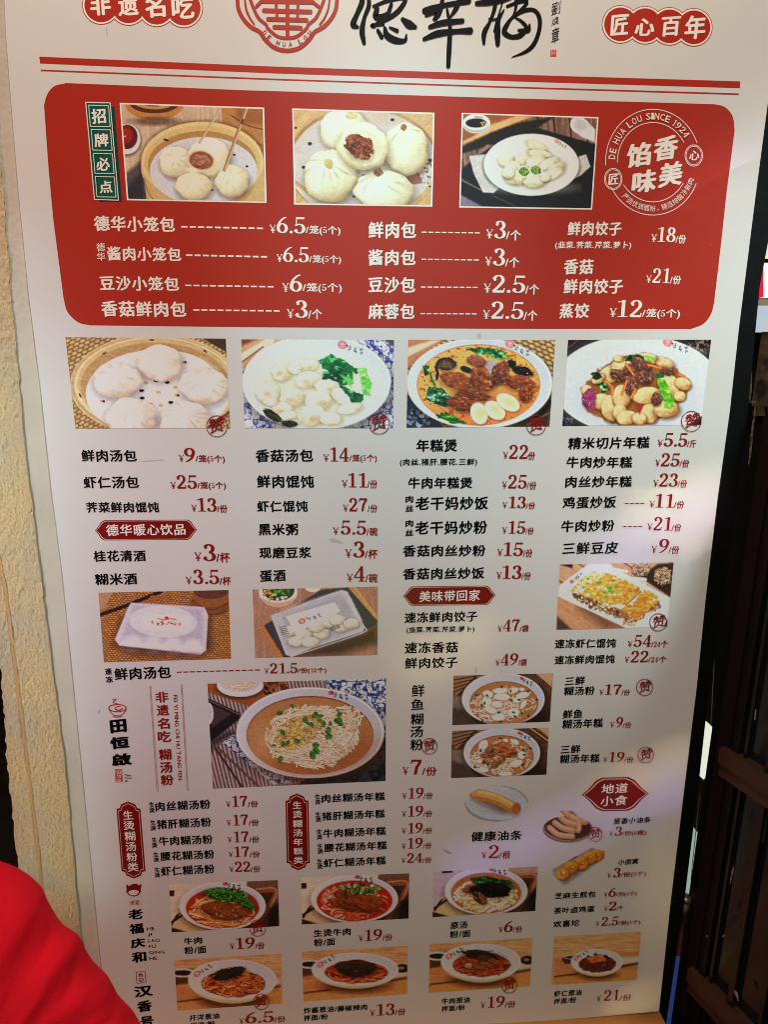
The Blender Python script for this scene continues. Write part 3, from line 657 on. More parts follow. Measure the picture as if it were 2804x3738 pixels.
bn = path_print('brush_name', 'B', brush, INK_BLACK, base=4, n=5)
path_print('brush_name', 'C', brush2, INK_BLACK, base=4, n=5)
ST('C', '劉焕章', [(346, 18, 400, 96), (348, 108, 392, 160), (346, 172, 392, 268)], 'k', 'brush_signature', None, .0, rot=.25)
sg = shape('red_seal', 'C', [(342, 302), (377, 302), (377, 342), (342, 342)], ink('orange_seal_ink', (212, 62, 38)), None, 3)
path_print('seal_carving', 'C', [([(350, 308), (352, 336)], 2.2), ([(360, 306), (358, 322)], 2), ([(366, 312), (372, 334)], 2), ([(350, 325), (372, 322)], 2)], INK_WHITE, sg, 4, n=1)

INK_SCUFF = ink('grey_scuff', (192, 186, 182)); INK_SCUFF2 = ink('brown_scuff', (178, 164, 152))
for c, pts, m_ in [('H', [(500, 944), (530, 938), (585, 966), (560, 968), (515, 958)], INK_SCUFF), ('N', [(1022, 497), (1050, 505), (1078, 520), (1062, 526), (1035, 512)], INK_SCUFF2), ('E', [(1398, 862), (1418, 858), (1420, 885), (1402, 884)], INK_SCUFF),
                   ('J', [(258, 826), (275, 812), (272, 835), (262, 843)], INK_SCUFF), ('K', [(1220, 560), (1226, 562), (1225, 592), (1221, 590)], INK_SCUFF2), ('G', [(855, 468), (980, 460), (985, 466), (860, 474)], INK_SCUFF), ('A', [(640, 170), (646, 170), (650, 215), (644, 215)], INK_SCUFF)]:
    shape('scuff_mark', c, pts, m_, None, 1, 3)
# ------------------------------------------------------------------ printed food photographs
# each print is a fine sheet of coloured facets; its picture is drawn procedurally
def vnoise(x, y, seed=0):
    xi = np.floor(x).astype(np.int64); yi = np.floor(y).astype(np.int64); fx = x - xi; fy = y - yi
    fx = fx * fx * (3 - 2 * fx); fy = fy * fy * (3 - 2 * fy)
    def h(a, b):
        n = (a * 374761393 + b * 668265263 + seed * 1442695041) & 0x7fffffff
        n = (n ^ (n >> 13)) * 1274126177 & 0x7fffffff
        return ((n ^ (n >> 16)) & 0xffff) / 65535.0
    return (h(xi, yi) * (1 - fx) + h(xi + 1, yi) * fx) * (1 - fy) + (h(xi, yi + 1) * (1 - fx) + h(xi + 1, yi + 1) * fx) * fy
def fbm(x, y, o=4, seed=0):
    s = 0; a = .5; t = 0
    for i in range(o):
        s = s + a * vnoise(x * 2 ** i, y * 2 ** i, seed + i * 17); t += a; a *= .55
    return s / t

class Pic:
    def __init__(s, c, quad, nx, seed=0):
        s.c = c; s.q = np.array(quad, float); q = s.q
        w = np.hypot(*(q[1] - q[0])); h = np.hypot(*(q[3] - q[0])); s.nx = nx; s.ny = max(8, int(nx * h / w))
        u, v = np.meshgrid(np.linspace(0, 1, s.nx), np.linspace(0, 1, s.ny)); s.u, s.v = u, v
        P_ = (q[0][None, None] * ((1 - u) * (1 - v))[..., None] + q[1] * (u * (1 - v))[..., None] + q[2] * (u * v)[..., None] + q[3] * ((1 - u) * v)[..., None])
        s.X, s.Y = P_[..., 0], P_[..., 1]; s.aa = w / nx; s.img = np.zeros((s.ny, s.nx, 3)) + 128.; s.rs = np.random.RandomState(seed + 11)
        s.alpha = np.ones((s.ny, s.nx)); s.seed = seed
    def win(s, x0, y0, x1, y1):
        """index window that surely covers the given box"""
        m = (s.X >= x0 - 2 * s.aa) & (s.X <= x1 + 2 * s.aa) & (s.Y >= y0 - 2 * s.aa) & (s.Y <= y1 + 2 * s.aa)
        r = np.where(m.any(1))[0]; c = np.where(m.any(0))[0]
        if len(r) == 0: return None
        return slice(r[0], r[-1] + 1), slice(c[0], c[-1] + 1)
    def mix(s, w, m, col):
        col = np.asarray(col, float)
        s.img[w] = s.img[w] * (1 - m[..., None]) + col * m[..., None]
    def fill(s, col): s.img[:] = col
    def grain(s, amp, sc, st=1., ang=0., seed=1, region=None):
        a = R(ang); x = s.X * math.cos(a) + s.Y * math.sin(a); y = -s.X * math.sin(a) + s.Y * math.cos(a)
        n = fbm(x / (sc * st), y / sc, 4, s.seed + seed) - .5
        m = 1 if region is None else region
        s.img *= 1 + (n * 2 * amp * m)[..., None]
    def em(s, cx, cy, rx, ry, rot=0, soft=1., W=None):
        w = W if W is not None else (slice(None), slice(None)); a = R(rot)
        dx = s.X[w] - cx; dy = s.Y[w] - cy; u = (dx * math.cos(a) + dy * math.sin(a)) / rx; v = (-dx * math.sin(a) + dy * math.cos(a)) / ry
        r = np.sqrt(u * u + v * v) + 1e-6
        return np.clip((1 - r) * min(rx, ry) / (s.aa * soft) + .5, 0, 1), u, v, r
    def ell(s, cx, cy, rx, ry, col, rot=0, soft=1., alpha=1.):
        R_ = max(rx, ry) + soft * s.aa; w = s.win(cx - R_, cy - R_, cx + R_, cy + R_)
        if w is None: return
        m = s.em(cx, cy, rx, ry, rot, soft, w)[0]; s.mix(w, m * alpha, col)
    def poly(s, pts, col, soft=1., alpha=1., ret=False, rough=0, W=None):
        P_ = np.array(pts, float); w = s.win(P_[:, 0].min() - soft * s.aa, P_[:, 1].min() - soft * s.aa, P_[:, 0].max() + soft * s.aa, P_[:, 1].max() + soft * s.aa)
        if w is None: return
        X = s.X[w]; Y = s.Y[w]
        if rough: X = X + (vnoise(X / rough, Y / rough, 3) - .5) * rough * .9; Y = Y + (vnoise(X / rough, Y / rough, 8) - .5) * rough * .9
        ins = np.zeros(X.shape, bool); D = np.full(X.shape, 1e9)
        for i in range(len(P_)):
            a = P_[i]; b = P_[(i + 1) % len(P_)]
            c = ((a[1] > Y) != (b[1] > Y)) & (X < (b[0] - a[0]) * (Y - a[1]) / (b[1] - a[1] + 1e-9) + a[0]); ins ^= c
            e = b - a; t = np.clip(((X - a[0]) * e[0] + (Y - a[1]) * e[1]) / (e @ e + 1e-9), 0, 1)
            D = np.minimum(D, (X - a[0] - t * e[0]) ** 2 + (Y - a[1] - t * e[1]) ** 2)
        D = np.sqrt(D) * np.where(ins, 1, -1); m = np.clip(D / (s.aa * soft) + .5, 0, 1)
        if ret: return w, m, D
        s.mix(w, m * alpha, col)
    def line(s, pts, wd, col, alpha=1., soft=1., core=None):
        P_ = np.array(pts, float); w = s.win(P_[:, 0].min() - wd, P_[:, 1].min() - wd, P_[:, 0].max() + wd, P_[:, 1].max() + wd)
        if w is None: return
        X = s.X[w]; Y = s.Y[w]; D = np.full(X.shape, 1e9)
        for i in range(len(P_) - 1):
            a = P_[i]; e = P_[i + 1] - a; t = np.clip(((X - a[0]) * e[0] + (Y - a[1]) * e[1]) / (e @ e + 1e-9), 0, 1)
            D = np.minimum(D, (X - a[0] - t * e[0]) ** 2 + (Y - a[1] - t * e[1]) ** 2)
        D = np.sqrt(D); s.mix(w, np.clip((wd / 2 - D) / (s.aa * soft) + .5, 0, 1) * alpha, col)
        if core is not None: s.mix(w, np.clip((wd / 5 - D) / (s.aa * soft * 1.6) + .5, 0, 1) * alpha, core)
    def curve(s, pts, wd, col, **k): s.line(smooth_path(pts, 5), wd, col, **k)
    def bun(s, cx, cy, rx, ry, base, dark, rot=0, folds=14, famp=.5, top=(0, -.3), seed=0, shadow=.45, spec=.0, lump=.1, reach=.8, irr=.26):
        if shadow: s.ell(cx + rx * .05, cy + ry * .16, rx * 1.06, ry * 1.04, (60, 40, 30), rot, soft=rx / s.aa * .35, alpha=shadow)
        w = s.win(cx - max(rx, ry) * 1.15, cy - max(rx, ry) * 1.15, cx + max(rx, ry) * 1.15, cy + max(rx, ry) * 1.15)
        if w is None: return
        m, u, v, r = s.em(cx, cy, rx, ry, rot, 1.2, w)
        r = r + (fbm(u * 1.6 + 40 + seed * 5.1, v * 1.6 + seed, 2, seed + 9) - .5) * irr; m = np.clip((1 - r) * min(rx, ry) / (s.aa * 1.2) + .5, 0, 1)
        n = fbm(u * 1.7 + 9 + seed, v * 1.7 + seed * 3.1, 3, seed) - .5
        nz = np.sqrt(np.clip(1 - r * r, 0, 1)); lam = np.clip(-.35 * u - .5 * v + .75 * nz, -1, 1)
        sh = np.clip(.40 + .74 * lam + lump * 2.2 * n, 0, 1)
        th = np.arctan2(v - top[1], u - top[0]); rr = np.hypot(v - top[1], u - top[0])
        f = (.5 + .5 * np.sin(th * folds + 3 * n + 2.6 * rr + seed)) ** 3
        f = f * np.clip(vnoise(th * 1.9 + seed * 7.3 + 20, rr * 2.2, seed) * 2.6 - .75, 0, 1)
        sh = sh - famp * f * np.exp(-((rr - reach * .55) / (reach * .42)) ** 2) * .75
        sh = sh + .22 * (fbm(u * 4 + 3, v * 4 + seed, 3, seed + 5) - .5)
        sh = np.clip(sh - .25 * np.clip(r - .82, 0, 1) / .18 * (v > -.2), 0, 1)
        col = np.asarray(dark, float) * (1 - sh[..., None]) + np.asarray(base, float) * sh[..., None]
        s.mix(w, m, col)
    def blob(s, cx, cy, rx, ry, col, dark, rot=0, seed=0, rough=.25, nf=2.2, hi=None, contrast=1.05, shadow=.45):
        if shadow: s.ell(cx + 3, cy + ry * .25, rx * 1.05, ry * 1.0, (30, 15, 8), rot, soft=max(2, rx / s.aa * .3), alpha=shadow)
        w = s.win(cx - max(rx, ry) * 1.4, cy - max(rx, ry) * 1.4, cx + max(rx, ry) * 1.4, cy + max(rx, ry) * 1.4)
        if w is None: return
        m, u, v, r = s.em(cx, cy, rx, ry, rot, 1., w)
        n = fbm(u * nf + 30 + seed * 1.7, v * nf + seed * 2.3, 4, seed)
        r2 = r + (n - .5) * rough * 2; m = np.clip((1 - r2) * min(rx, ry) / s.aa + .5, 0, 1)
        n2 = fbm(u * nf * 2 + 5, v * nf * 2 + seed, 3, seed + 3)
        sh = np.clip(.55 + (n2 - .5) * contrast * 1.6 - .22 * u * 0 - .25 * v - .25 * np.clip(r2 - .6, 0, 1), 0, 1)
        c = np.asarray(dark, float) * (1 - sh[..., None]) + np.asarray(col, float) * sh[..., None]
        if hi is not None:
            k = np.clip((n2 - .72) * 7, 0, 1) * .8 * (sh > .4); c = c * (1 - k[..., None]) + np.asarray(hi, float) * k[..., None]
        s.mix(w, m, c)
    def noodles(s, cx, cy, rx, ry, n, wd, cols, edge_col, rot=0, curl=1.6, length=.8, seed=0, swirl=False, dens=1.):
        rs = np.random.RandomState(seed + 5)
        for i in range(n):
            a = rs.uniform(0, 2 * math.pi); q = math.sqrt(rs.uniform(0, 1)) * .95
            x = q * math.cos(a); y = q * math.sin(a); d = (a + math.pi / 2 + rs.normal(0, .5)) if swirl else rs.uniform(0, 2 * math.pi)
            k = rs.normal(0, curl); pts = []; L = length * rs.uniform(.5, 1.2); st = L / 8
            for j in range(9):
                if math.hypot(x, y) > .99: break
                pts.append((x, y)); d += k * st; k += rs.normal(0, curl * .35); x += math.cos(d) * st; y += math.sin(d) * st
            if len(pts) < 3: continue
            ar = R(rot)
            pts = [(cx + (p[0] * rx) * math.cos(ar) - (p[1] * ry) * math.sin(ar), cy + (p[0] * rx) * math.sin(ar) + (p[1] * ry) * math.cos(ar)) for p in pts]
            c = np.array(cols[rs.randint(len(cols))], float) * rs.uniform(.86, 1.08)
            s.line([(p[0] + wd * .18, p[1] + wd * .28) for p in pts], wd * 1.35, edge_col, .5); s.line(pts, wd, c, core=np.minimum(c * 1.16 + 8, 255))
    def chips(s, cx, cy, rx, ry, n, size, cols, rot=0, seed=0, asp=.6, edge=None, hollow=False):
        rs = np.random.RandomState(seed + 77); ar = R(rot)
        for i in range(n):
            a = rs.uniform(0, 2 * math.pi); q = math.sqrt(rs.uniform(0, 1)); px, py = q * math.cos(a) * rx, q * math.sin(a) * ry
            x = cx + px * math.cos(ar) - py * math.sin(ar); y = cy + px * math.sin(ar) + py * math.cos(ar)
            z = size * rs.uniform(.6, 1.3); c = np.array(cols[rs.randint(len(cols))], float) * rs.uniform(.8, 1.15); ro = rs.uniform(0, 180)
            if edge is not None: s.ell(x + 1, y + z * .25, z * 1.15, z * asp * 1.2, edge, ro, alpha=.7)
            s.ell(x, y, z, z * asp * rs.uniform(.7, 1.3), np.minimum(c, 255), ro)
            if hollow: s.ell(x, y, z * .4, z * asp * .4, c * .55, ro)
    def leaf(s, pts, col, dark, vein=None, seed=0, rough=22):
        r = s.poly(pts, col, ret=True, rough=rough)
        if r is None: return
        w, m, D = r; X, Y = s.X[w], s.Y[w]
        n = fbm(X / 38, Y / 26, 4, seed); sh = np.clip((n - .32) * 2.4, 0, 1)
        c = np.asarray(dark, float) * (1 - sh[..., None]) + np.asarray(col, float) * sh[..., None]
        k = np.clip((n - .62) * 7, 0, 1)
        if vein is not None: c = c * (1 - k[..., None]) + np.asarray(vein, float) * k[..., None]
        s.mix(w, m, c)
    def bowl(s, cx, cy, rx, ry, wall=(206, 204, 212), rim=(228, 226, 232), inner=None, rot=0, shade=(150, 146, 158), base=None, shadow=.5):
        if shadow: s.ell(cx + rx * .04, cy + ry * .14, rx * 1.04, ry * 1.03, (20, 14, 14), rot, soft=rx / s.aa * .16, alpha=shadow)
        if base: s.ell(*base[:4], base[4], rot)
        s.ell(cx, cy, rx, ry, rim, rot); m, u, v, r = s.em(cx, cy, rx * .965, ry * .955, rot)
        sh = np.clip(.55 - .5 * u * .6 + .55 * v * .6 + .1, 0, 1)
        col = np.asarray(shade, float) * (1 - sh[..., None]) + np.asarray(wall, float) * sh[..., None]
        s.mix((slice(None), slice(None)), m, col)
    def wood(s, col, dark, ang=0, plank=None, amp=.2):
        s.fill(col); s.grain(amp, 14, 14, ang, 3); s.grain(amp * .6, 5, 30, ang, 6)
        if plank:
            a = R(ang); y = -s.X * math.sin(a) + s.Y * math.cos(a); k = np.abs(((y / plank) % 1) - .5) * plank
            m = np.clip(1.5 - k / s.aa / 1.2, 0, 1)[..., None]; s.img = s.img * (1 - m) + np.asarray(dark, float) * m
    def weave(s, col, dark, sc=46, region=None, ang=30):
        a = R(ang); x = (s.X * math.cos(a) + s.Y * math.sin(a)) / sc; y = (-s.X * math.sin(a) + s.Y * math.cos(a)) / (sc * .55)
        x = x + .5 * (np.floor(y) % 2); fx = (x % 1) - .5; fy = (y % 1) - .5
        k = np.clip(1.1 - (fx * fx * 3.4 + fy * fy * 3.6), 0, 1) * (.75 + .4 * vnoise(np.floor(x), np.floor(y), 5))
        c = np.asarray(dark, float) + (np.asarray(col, float) - np.asarray(dark, float)) * np.clip(k, 0, 1)[..., None]
        if region is None: s.img[:] = c
        else: s.img = s.img * (1 - region[..., None]) + c * region[..., None]
    def motif(s, region, col, sc=42, seed=0, thr=.055):
        n = fbm(s.X / sc, s.Y / sc, 2, seed); n2 = fbm(s.X / sc + 50, s.Y / sc, 2, seed + 3)
        m = np.maximum(np.clip(1.3 - np.abs(n - .5) / thr, 0, 1), np.clip(1.2 - np.abs(n2 - .56) / thr / .8, 0, 1)) * region
        s.img = s.img * (1 - m[..., None]) + np.asarray(col, float) * m[..., None]
    def mark(s, x, y, k, ang=18, kind=0):
        """the little red seal and brush name on the rim of a dish"""
        a = R(ang)
        def t(p): return (x + k * (p[0] * math.cos(a) - p[1] * math.sin(a)), y + k * (p[0] * math.sin(a) + p[1] * math.cos(a)))
        cs = (222, 120, 124)
        if kind == 0:
            s.ell(x, y, k * 24, k * 20, cs, ang, alpha=.9); s.line([t((-9, -3)), t((9, -3))], k * 3, (240, 205, 205)); s.line([t((0, -10)), t((0, 12))], k * 3, (240, 205, 205)); bx = 34
        else:
            s.ell(x, y, k * 14, k * 12, (214, 84, 90), ang); bx = 20
        rs = np.random.RandomState(3)
        for g in range(3):
            o = bx + g * 30
            for q in range(5):
                p0 = (o + rs.uniform(-9, 9), rs.uniform(-16, 12)); p1 = (p0[0] + rs.uniform(-10, 12), p0[1] + rs.uniform(-4, 14) + (6 if q % 2 else -4))
                s.line([t(p0), t(p1)], k * (4.6 if kind else 3.4), (32, 32, 38), .9)
    def sharpen(s, k=.6):
        im = s.img; b = im.copy(); b[1:-1, 1:-1] = (im[:-2, 1:-1] + im[2:, 1:-1] + im[1:-1, :-2] + im[1:-1, 2:] + 4 * im[1:-1, 1:-1]) / 8
        s.img = np.clip(im + k * (im - b), 0, 255)
    def build(s, white, name='food_photograph', label=None, parent=None, border=0, cut=None, con=.26, sat=.95):
        s.sharpen(.9); g = fbm(s.X / s.aa / 2.2, s.Y / s.aa / 2.2, 3, s.seed + 40) - .5; lum = s.img.mean(-1, keepdims=True) / 255.; s.img = np.clip(s.img * (1 + g[..., None] * .30 * (1.15 - lum)), 0, 255)
        im = s.img / 255.; im = im + con * (im - .50) * (1 - np.abs(2 * im - 1)); lm = im.mean(-1, keepdims=True); s.img = np.clip(lm + (im - lm) * sat, 0, 1) * 255
        white = np.array(white, float); white = white.mean() + .45 * (white - white.mean()); wl = lin(white) / .72
        col = np.clip(lin(np.clip(s.img, 0, 255)) / wl, 0.004, .86)
        pts = np.array([[BC(s.c, s.X[j, i], s.Y[j, i]) for i in (0, s.nx - 1)] for j in (0, s.ny - 1)])
        # exact plane positions for all grid points
        a, b, k = CROPS[s.c]; PX = a + s.X * k; PY = b + s.Y * k
        d = np.stack([(PX - CX) / F, (PY - CY) / F, np.ones_like(PX)], -1) @ M   # rows: M.T @ v
        t = -CAM[1] / d[..., 1]; Xw = CAM[0] + d[..., 0] * t; Zw = CAM[2] + d[..., 2] * t
        V = np.stack([Xw, np.full_like(Xw, -LAY * 3), Zw], -1).reshape(-1, 3); ny, nx = s.ny, s.nx
        i = np.arange(ny - 1)[:, None] * nx + np.arange(nx - 1)[None, :]
        Fq = np.stack([i, i + nx, i + nx + 1, i + 1], -1).reshape(-1, 4)
        if cut is not None:
            keep = (cut.reshape(-1)[Fq] > .5).all(1); Fq = Fq[keep]
        used = np.unique(Fq); re = np.full(len(V), -1); re[used] = np.arange(len(used)); V = V[used]; Fq = re[Fq]; cc = col.reshape(-1, 3)[used]
        c = (V.min(0) + V.max(0)) / 2; me = bpy.data.meshes.new(name); me.vertices.add(len(V)); me.vertices.foreach_set('co', (V - c).ravel())
        me.loops.add(Fq.size); me.loops.foreach_set('vertex_index', Fq.ravel().astype(np.int32))
        me.polygons.add(len(Fq)); me.polygons.foreach_set('loop_start', (np.arange(len(Fq)) * 4).astype(np.int32)); me.update()
        at_ = me.color_attributes.new('print', 'FLOAT_COLOR', 'POINT'); at_.data.foreach_set('color', np.column_stack([cc, np.ones(len(cc))]).ravel().astype(np.float32))
        me.materials.append(PHOTO_MAT); par = parent or board
        o = bpy.data.objects.new(name, me); C.objects.link(o); o.parent = par; o.location = c - WLOC[par.name]; WLOC[o.name] = c
        if label: o['label'] = label
        if border:
            q = s.q; e = [(q[0][0] - border, q[0][1] - border), (q[1][0] + border, q[1][1] - border), (q[2][0] + border, q[2][1] + border), (q[3][0] - border, q[3][1] + border)]
            shape('photo_border', s.c, e, INK_WHITE, par, 2)
        return o
PHOTO_MAT = bpy.data.materials.new('photo_print'); PHOTO_MAT.use_nodes = True
_n = PHOTO_MAT.node_tree; _a = _n.nodes.new('ShaderNodeAttribute'); _a.attribute_name = 'print'
_n.links.new(_a.outputs['Color'], _n.nodes['Principled BSDF'].inputs['Base Color'])
_n.nodes['Principled BSDF'].inputs['Roughness'].default_value = .4; _n.nodes['Principled BSDF'].inputs['Coat Weight'].default_value = .25; _n.nodes['Principled BSDF'].inputs['Coat Roughness'].default_value = .2; _n.nodes['Principled BSDF'].inputs['Specular IOR Level'].default_value = .35

# 1 steamer basket with buns and chopsticks
p = Pic('A', [(732, 632), (1590, 661), (1605, 1220), (776, 1204)], 190, 1)
p.wood((196, 160, 132), (120, 90, 70), 88, None, .12)
p.ell(935, 640, 175, 85, (196, 122, 56)); p.ell(935, 625, 150, 62, (92, 50, 26)); p.ell(935, 612, 130, 50, (198, 130, 80)); p.ell(935, 605, 90, 40, (40, 20, 12))
p.ell(940, 735, 140, 26, (70, 45, 30), 0, 5, .6)
p.poly([(1340, 640), (1620, 650), (1620, 990), (1560, 960), (1450, 850), (1345, 790)], (186, 122, 62)); p.poly([(1420, 640), (1620, 640), (1620, 760), (1440, 740)], (160, 98, 46), 6)
p.curve([(1400, 700), (1500, 760), (1620, 790)], 8, (120, 70, 30)); p.curve([(1390, 800), (1500, 850), (1620, 890)], 6, (130, 78, 36))
p.ell(765, 850, 92, 100, (70, 50, 40), 0, 4, .6); p.ell(768, 842, 82, 92, (206, 196, 196)); p.ell(770, 830, 62, 74, (110, 20, 16)); p.ell(762, 820, 40, 48, (168, 34, 24), 0, 4); p.line([(745, 830), (760, 826)], 6, (230, 160, 150))
p.poly([(760, 1050), (870, 960), (1000, 1230), (760, 1230)], (92, 82, 86), 6); p.poly([(760, 1150), (860, 1030), (880, 1230), (770, 1230)], (60, 54, 62), 8)
p.ell(1225, 985, 385, 260, (80, 48, 26), 0, 5, .5)
p.ell(1225, 1010, 372, 250, (206, 164, 106)); p.poly([(856, 960), (1595, 980), (1600, 1230), (890, 1230)], (204, 160, 102), 2)
p.curve([(870, 1080), (905, 1180), (960, 1230)], 7, (160, 112, 60)); p.ell(1225, 978, 370, 240, (222, 184, 126)); p.ell(1225, 985, 352, 224, (214, 170, 108)); p.ell(1225, 1000, 330, 206, (176, 128, 72))
p.ell(1232, 1035, 325, 205, (200, 192, 198)); p.ell(1100, 960, 160, 80, (186, 176, 182), -20, 8, .7)
p.ell(1005, 848, 16, 7, (70, 46, 30), 20)
for (x, y) in [(1418, 938), (1270, 1107), (1495, 1008), (1285, 1150), (1130, 1000), (1250, 1060)]: p.ell(x, y, 8, 7, (40, 24, 22))
p.bun(1065, 980, 98, 98, (240, 226, 190), (170, 140, 96), seed=1, folds=9, famp=.5)
p.bun(1270, 955, 128, 112, (242, 230, 198), (182, 152, 108), seed=2, folds=9, famp=.15)
p.ell(1215, 972, 92, 66, (214, 192, 150), 10, 2); p.ell(1218, 972, 74, 54, (150, 84, 58), 10, 2); p.blob(1218, 978, 60, 42, (200, 134, 112), (130, 66, 48), seed=3, hi=(226, 178, 156), shadow=0); p.ell(1165, 1035, 40, 18, (232, 216, 176), 20, 3)
p.bun(1172, 1130, 108, 86, (240, 226, 186), (178, 148, 102), seed=4, folds=9, famp=.5)
p.bun(1408, 1100, 104, 98, (238, 222, 184), (176, 140, 96), seed=5, folds=9, famp=.5)
p.line([(1335, 655), (1208, 865)], 13, (190, 140, 104)); p.line([(1338, 655), (1212, 865)], 4, (226, 190, 156))
p.line([(1495, 655), (1440, 800), (1358, 1030)], 20, (170, 112, 76)); p.line([(1498, 655), (1446, 800), (1362, 1030)], 7, (218, 170, 130)); p.line([(1470, 728), (1464, 745)], 18, (110, 70, 46))
p.build((216, 203, 192), label='photograph of buns in a bamboo steamer with chopsticks', con=.34, sat=.80, parent=RED, border=9)

# 2 five large buns
p = Pic('B', [(285, 666), (1130, 692), (1117, 1243), (297, 1230)], 190, 2)
p.fill((206, 158, 106)); p.grain(.12, 12, 12, -50, 2); p.ell(706, 990, 460, 345, (176, 124, 74)); p.ell(706, 1000, 445, 335, (198, 180, 172)); p.grain(.05, 60, 1, 0, 4)
p.ell(706, 640, 470, 120, (198, 160, 118), 4, 6, .4)
p.curve([(290, 1100), (420, 1190), (560, 1240)], 22, (196, 148, 96)); p.curve([(1125, 1110), (1060, 1190), (960, 1240)], 26, (204, 158, 104)); p.curve([(290, 1130), (400, 1215)], 8, (226, 196, 150))
p.poly([(950, 1080), (1040, 1040), (1068, 1110), (985, 1122)], (156, 96, 70), 2); p.chips(1085, 1050, 50, 70, 26, 8, [(96, 74, 60), (150, 128, 110)], seed=2)
for (x, y, r) in [(383, 871, 13), (884, 726, 12), (345, 1014, 12), (674, 1010, 13), (711, 1066, 12), (1113, 972, 14), (650, 1190, 9), (298, 775, 8), (1112, 1130, 7)]: p.ell(x, y, r, r * .8, (52, 30, 26))
p.bun(592, 785, 142, 128, (240, 228, 192), (168, 142, 100), seed=1, folds=8, famp=.15, top=(.3, -.7)); p.blob(640, 700, 36, 24, (226, 208, 150), (190, 160, 100), seed=4, shadow=0)
p.bun(968, 905, 138, 150, (240, 228, 188), (166, 136, 92), seed=2, folds=15, famp=.7, top=(-.1, -.9), reach=1.1); p.blob(953, 772, 18, 20, (190, 130, 70), (120, 70, 30), seed=2, shadow=0)
p.bun(510, 1070, 162, 158, (242, 228, 188), (170, 140, 96), seed=3, folds=15, famp=.7, top=(-.1, -.6), reach=1.1); p.blob(497, 992, 24, 32, (216, 190, 120), (180, 150, 90), -30, seed=6, shadow=0)
p.bun(832, 1160, 172, 130, (242, 230, 190), (168, 140, 98), seed=4, folds=15, famp=.7, top=(-.2, -.8), reach=1.1); p.blob(800, 1044, 28, 24, (196, 136, 76), (130, 80, 40), seed=9, shadow=0)
p.bun(708, 890, 158, 138, (240, 226, 186), (186, 156, 110), seed=6, folds=5, famp=.1, rot=25)
p.blob(715, 900, 115, 105, (228, 212, 172), (206, 184, 142), 30, seed=7, rough=.12, shadow=0, contrast=.6)
p.blob(685, 890, 92, 72, (170, 84, 40), (84, 36, 18), 25, seed=5, nf=3, hi=(206, 126, 70), shadow=.2, contrast=1.8)
p.build((208, 199, 190), label='photograph of five large buns, one torn open over brown meat', con=.34, sat=.80, parent=RED, border=9)

# 3 plate of boiled dumplings
p = Pic('p3', [(133, 44), (1402, 85), (1342, 934), (108, 914)], 185, 3)
p.wood((128, 96, 82), (60, 40, 34), 84, 150, .3)
p.poly([(100, 40), (780, 60), (600, 130), (380, 215), (100, 350)], (150, 88, 52), 2); p.poly([(380, 150), (640, 60), (780, 70), (400, 215), (130, 330), (128, 300), (240, 250)], (214, 160, 110), 3); p.poly([(130, 350), (400, 220), (640, 130), (1000, 70), (800, 190), (420, 330), (110, 420)], (40, 28, 24), 3)
p.poly([(560, 200), (800, 165), (1390, 330), (1390, 940), (640, 940), (100, 640), (100, 580), (300, 420)], (34, 34, 38), 2)
p.poly([(100, 560), (360, 330), (420, 340), (240, 450)], (146, 112, 104), 3); p.poly([(100, 660), (300, 740), (420, 820), (650, 930), (300, 930), (100, 820)], (30, 30, 36), 3); p.poly([(100, 800), (310, 915), (100, 920)], (130, 112, 128), 3); p.line([(420, 818), (650, 925)], 6, (90, 88, 92)); p.line([(110, 665), (310, 765)], 12, (120, 98, 96))
p.poly([(190, 440), (370, 420), (480, 740), (420, 790), (320, 785), (230, 600)], (196, 184, 178), 1.5); p.poly([(1225, 445), (1298, 424), (1338, 540), (1250, 620), (1180, 660)], (188, 178, 172), 1.5); p.grain(.1, 30, 1, 0, 7)
p.ell(258, 135, 132, 92, (200, 194, 190)); p.ell(258, 150, 120, 70, (176, 168, 164)); p.ell(260, 120, 126, 76, (212, 206, 204)); p.ell(255, 128, 98, 44, (28, 16, 14)); p.chips(325, 132, 30, 20, 8, 9, [(222, 170, 96)], seed=1); p.mark(252, 72, .6, 2)
p.ell(1235, 150, 92, 78, (206, 198, 198), 30); p.poly([(1290, 95), (1385, 190), (1380, 310), (1250, 260), (1160, 170)], (200, 194, 196), 3); p.ell(1240, 145, 60, 50, (180, 172, 174), 30, 5)
p.ell(780, 540, 455, 295, (14, 14, 16), 0, 5, .7); p.ell(779, 523, 451, 293, (232, 228, 220)); p.ell(779, 512, 415, 255, (222, 218, 210), 0, 3); p.ell(779, 505, 380, 222, (228, 224, 214), 0, 4); p.ell(790, 740, 380, 60, (196, 190, 178), 0, 8, .5)
for i, (x, y, rx, ry, ro) in enumerate([(830, 350, 105, 48, 25), (705, 450, 95, 60, -30), (540, 480, 80, 70, 0), (860, 420, 110, 40, 8), (820, 490, 90, 62, -20), (945, 510, 105, 46, -25), (1010, 560, 105, 42, -30), (975, 615, 120, 48, -22), (600, 545, 75, 62, 0), (620, 640, 105, 70, 10), (560, 600, 60, 60, 30), (810, 680, 105, 58, -5), (910, 640, 50, 46, 0)]):
    p.bun(x, y, rx, ry, (236, 224, 192), (176, 160, 118), ro, seed=i, folds=7, famp=.45, shadow=.5, lump=.6)
for (x, y, a) in [(712, 588, 20), (822, 574, 10)]:
    p.ell(x, y, 66, 52, (232, 226, 176), a + 15); p.blob(x, y, 50, 40, (140, 176, 80), (40, 70, 26), a, seed=x, nf=4, contrast=2, shadow=0)
p.mark(1022, 302, 1.0, 32)
p.build((205, 198, 190), label='photograph of boiled dumplings on a white plate', parent=RED, border=13)

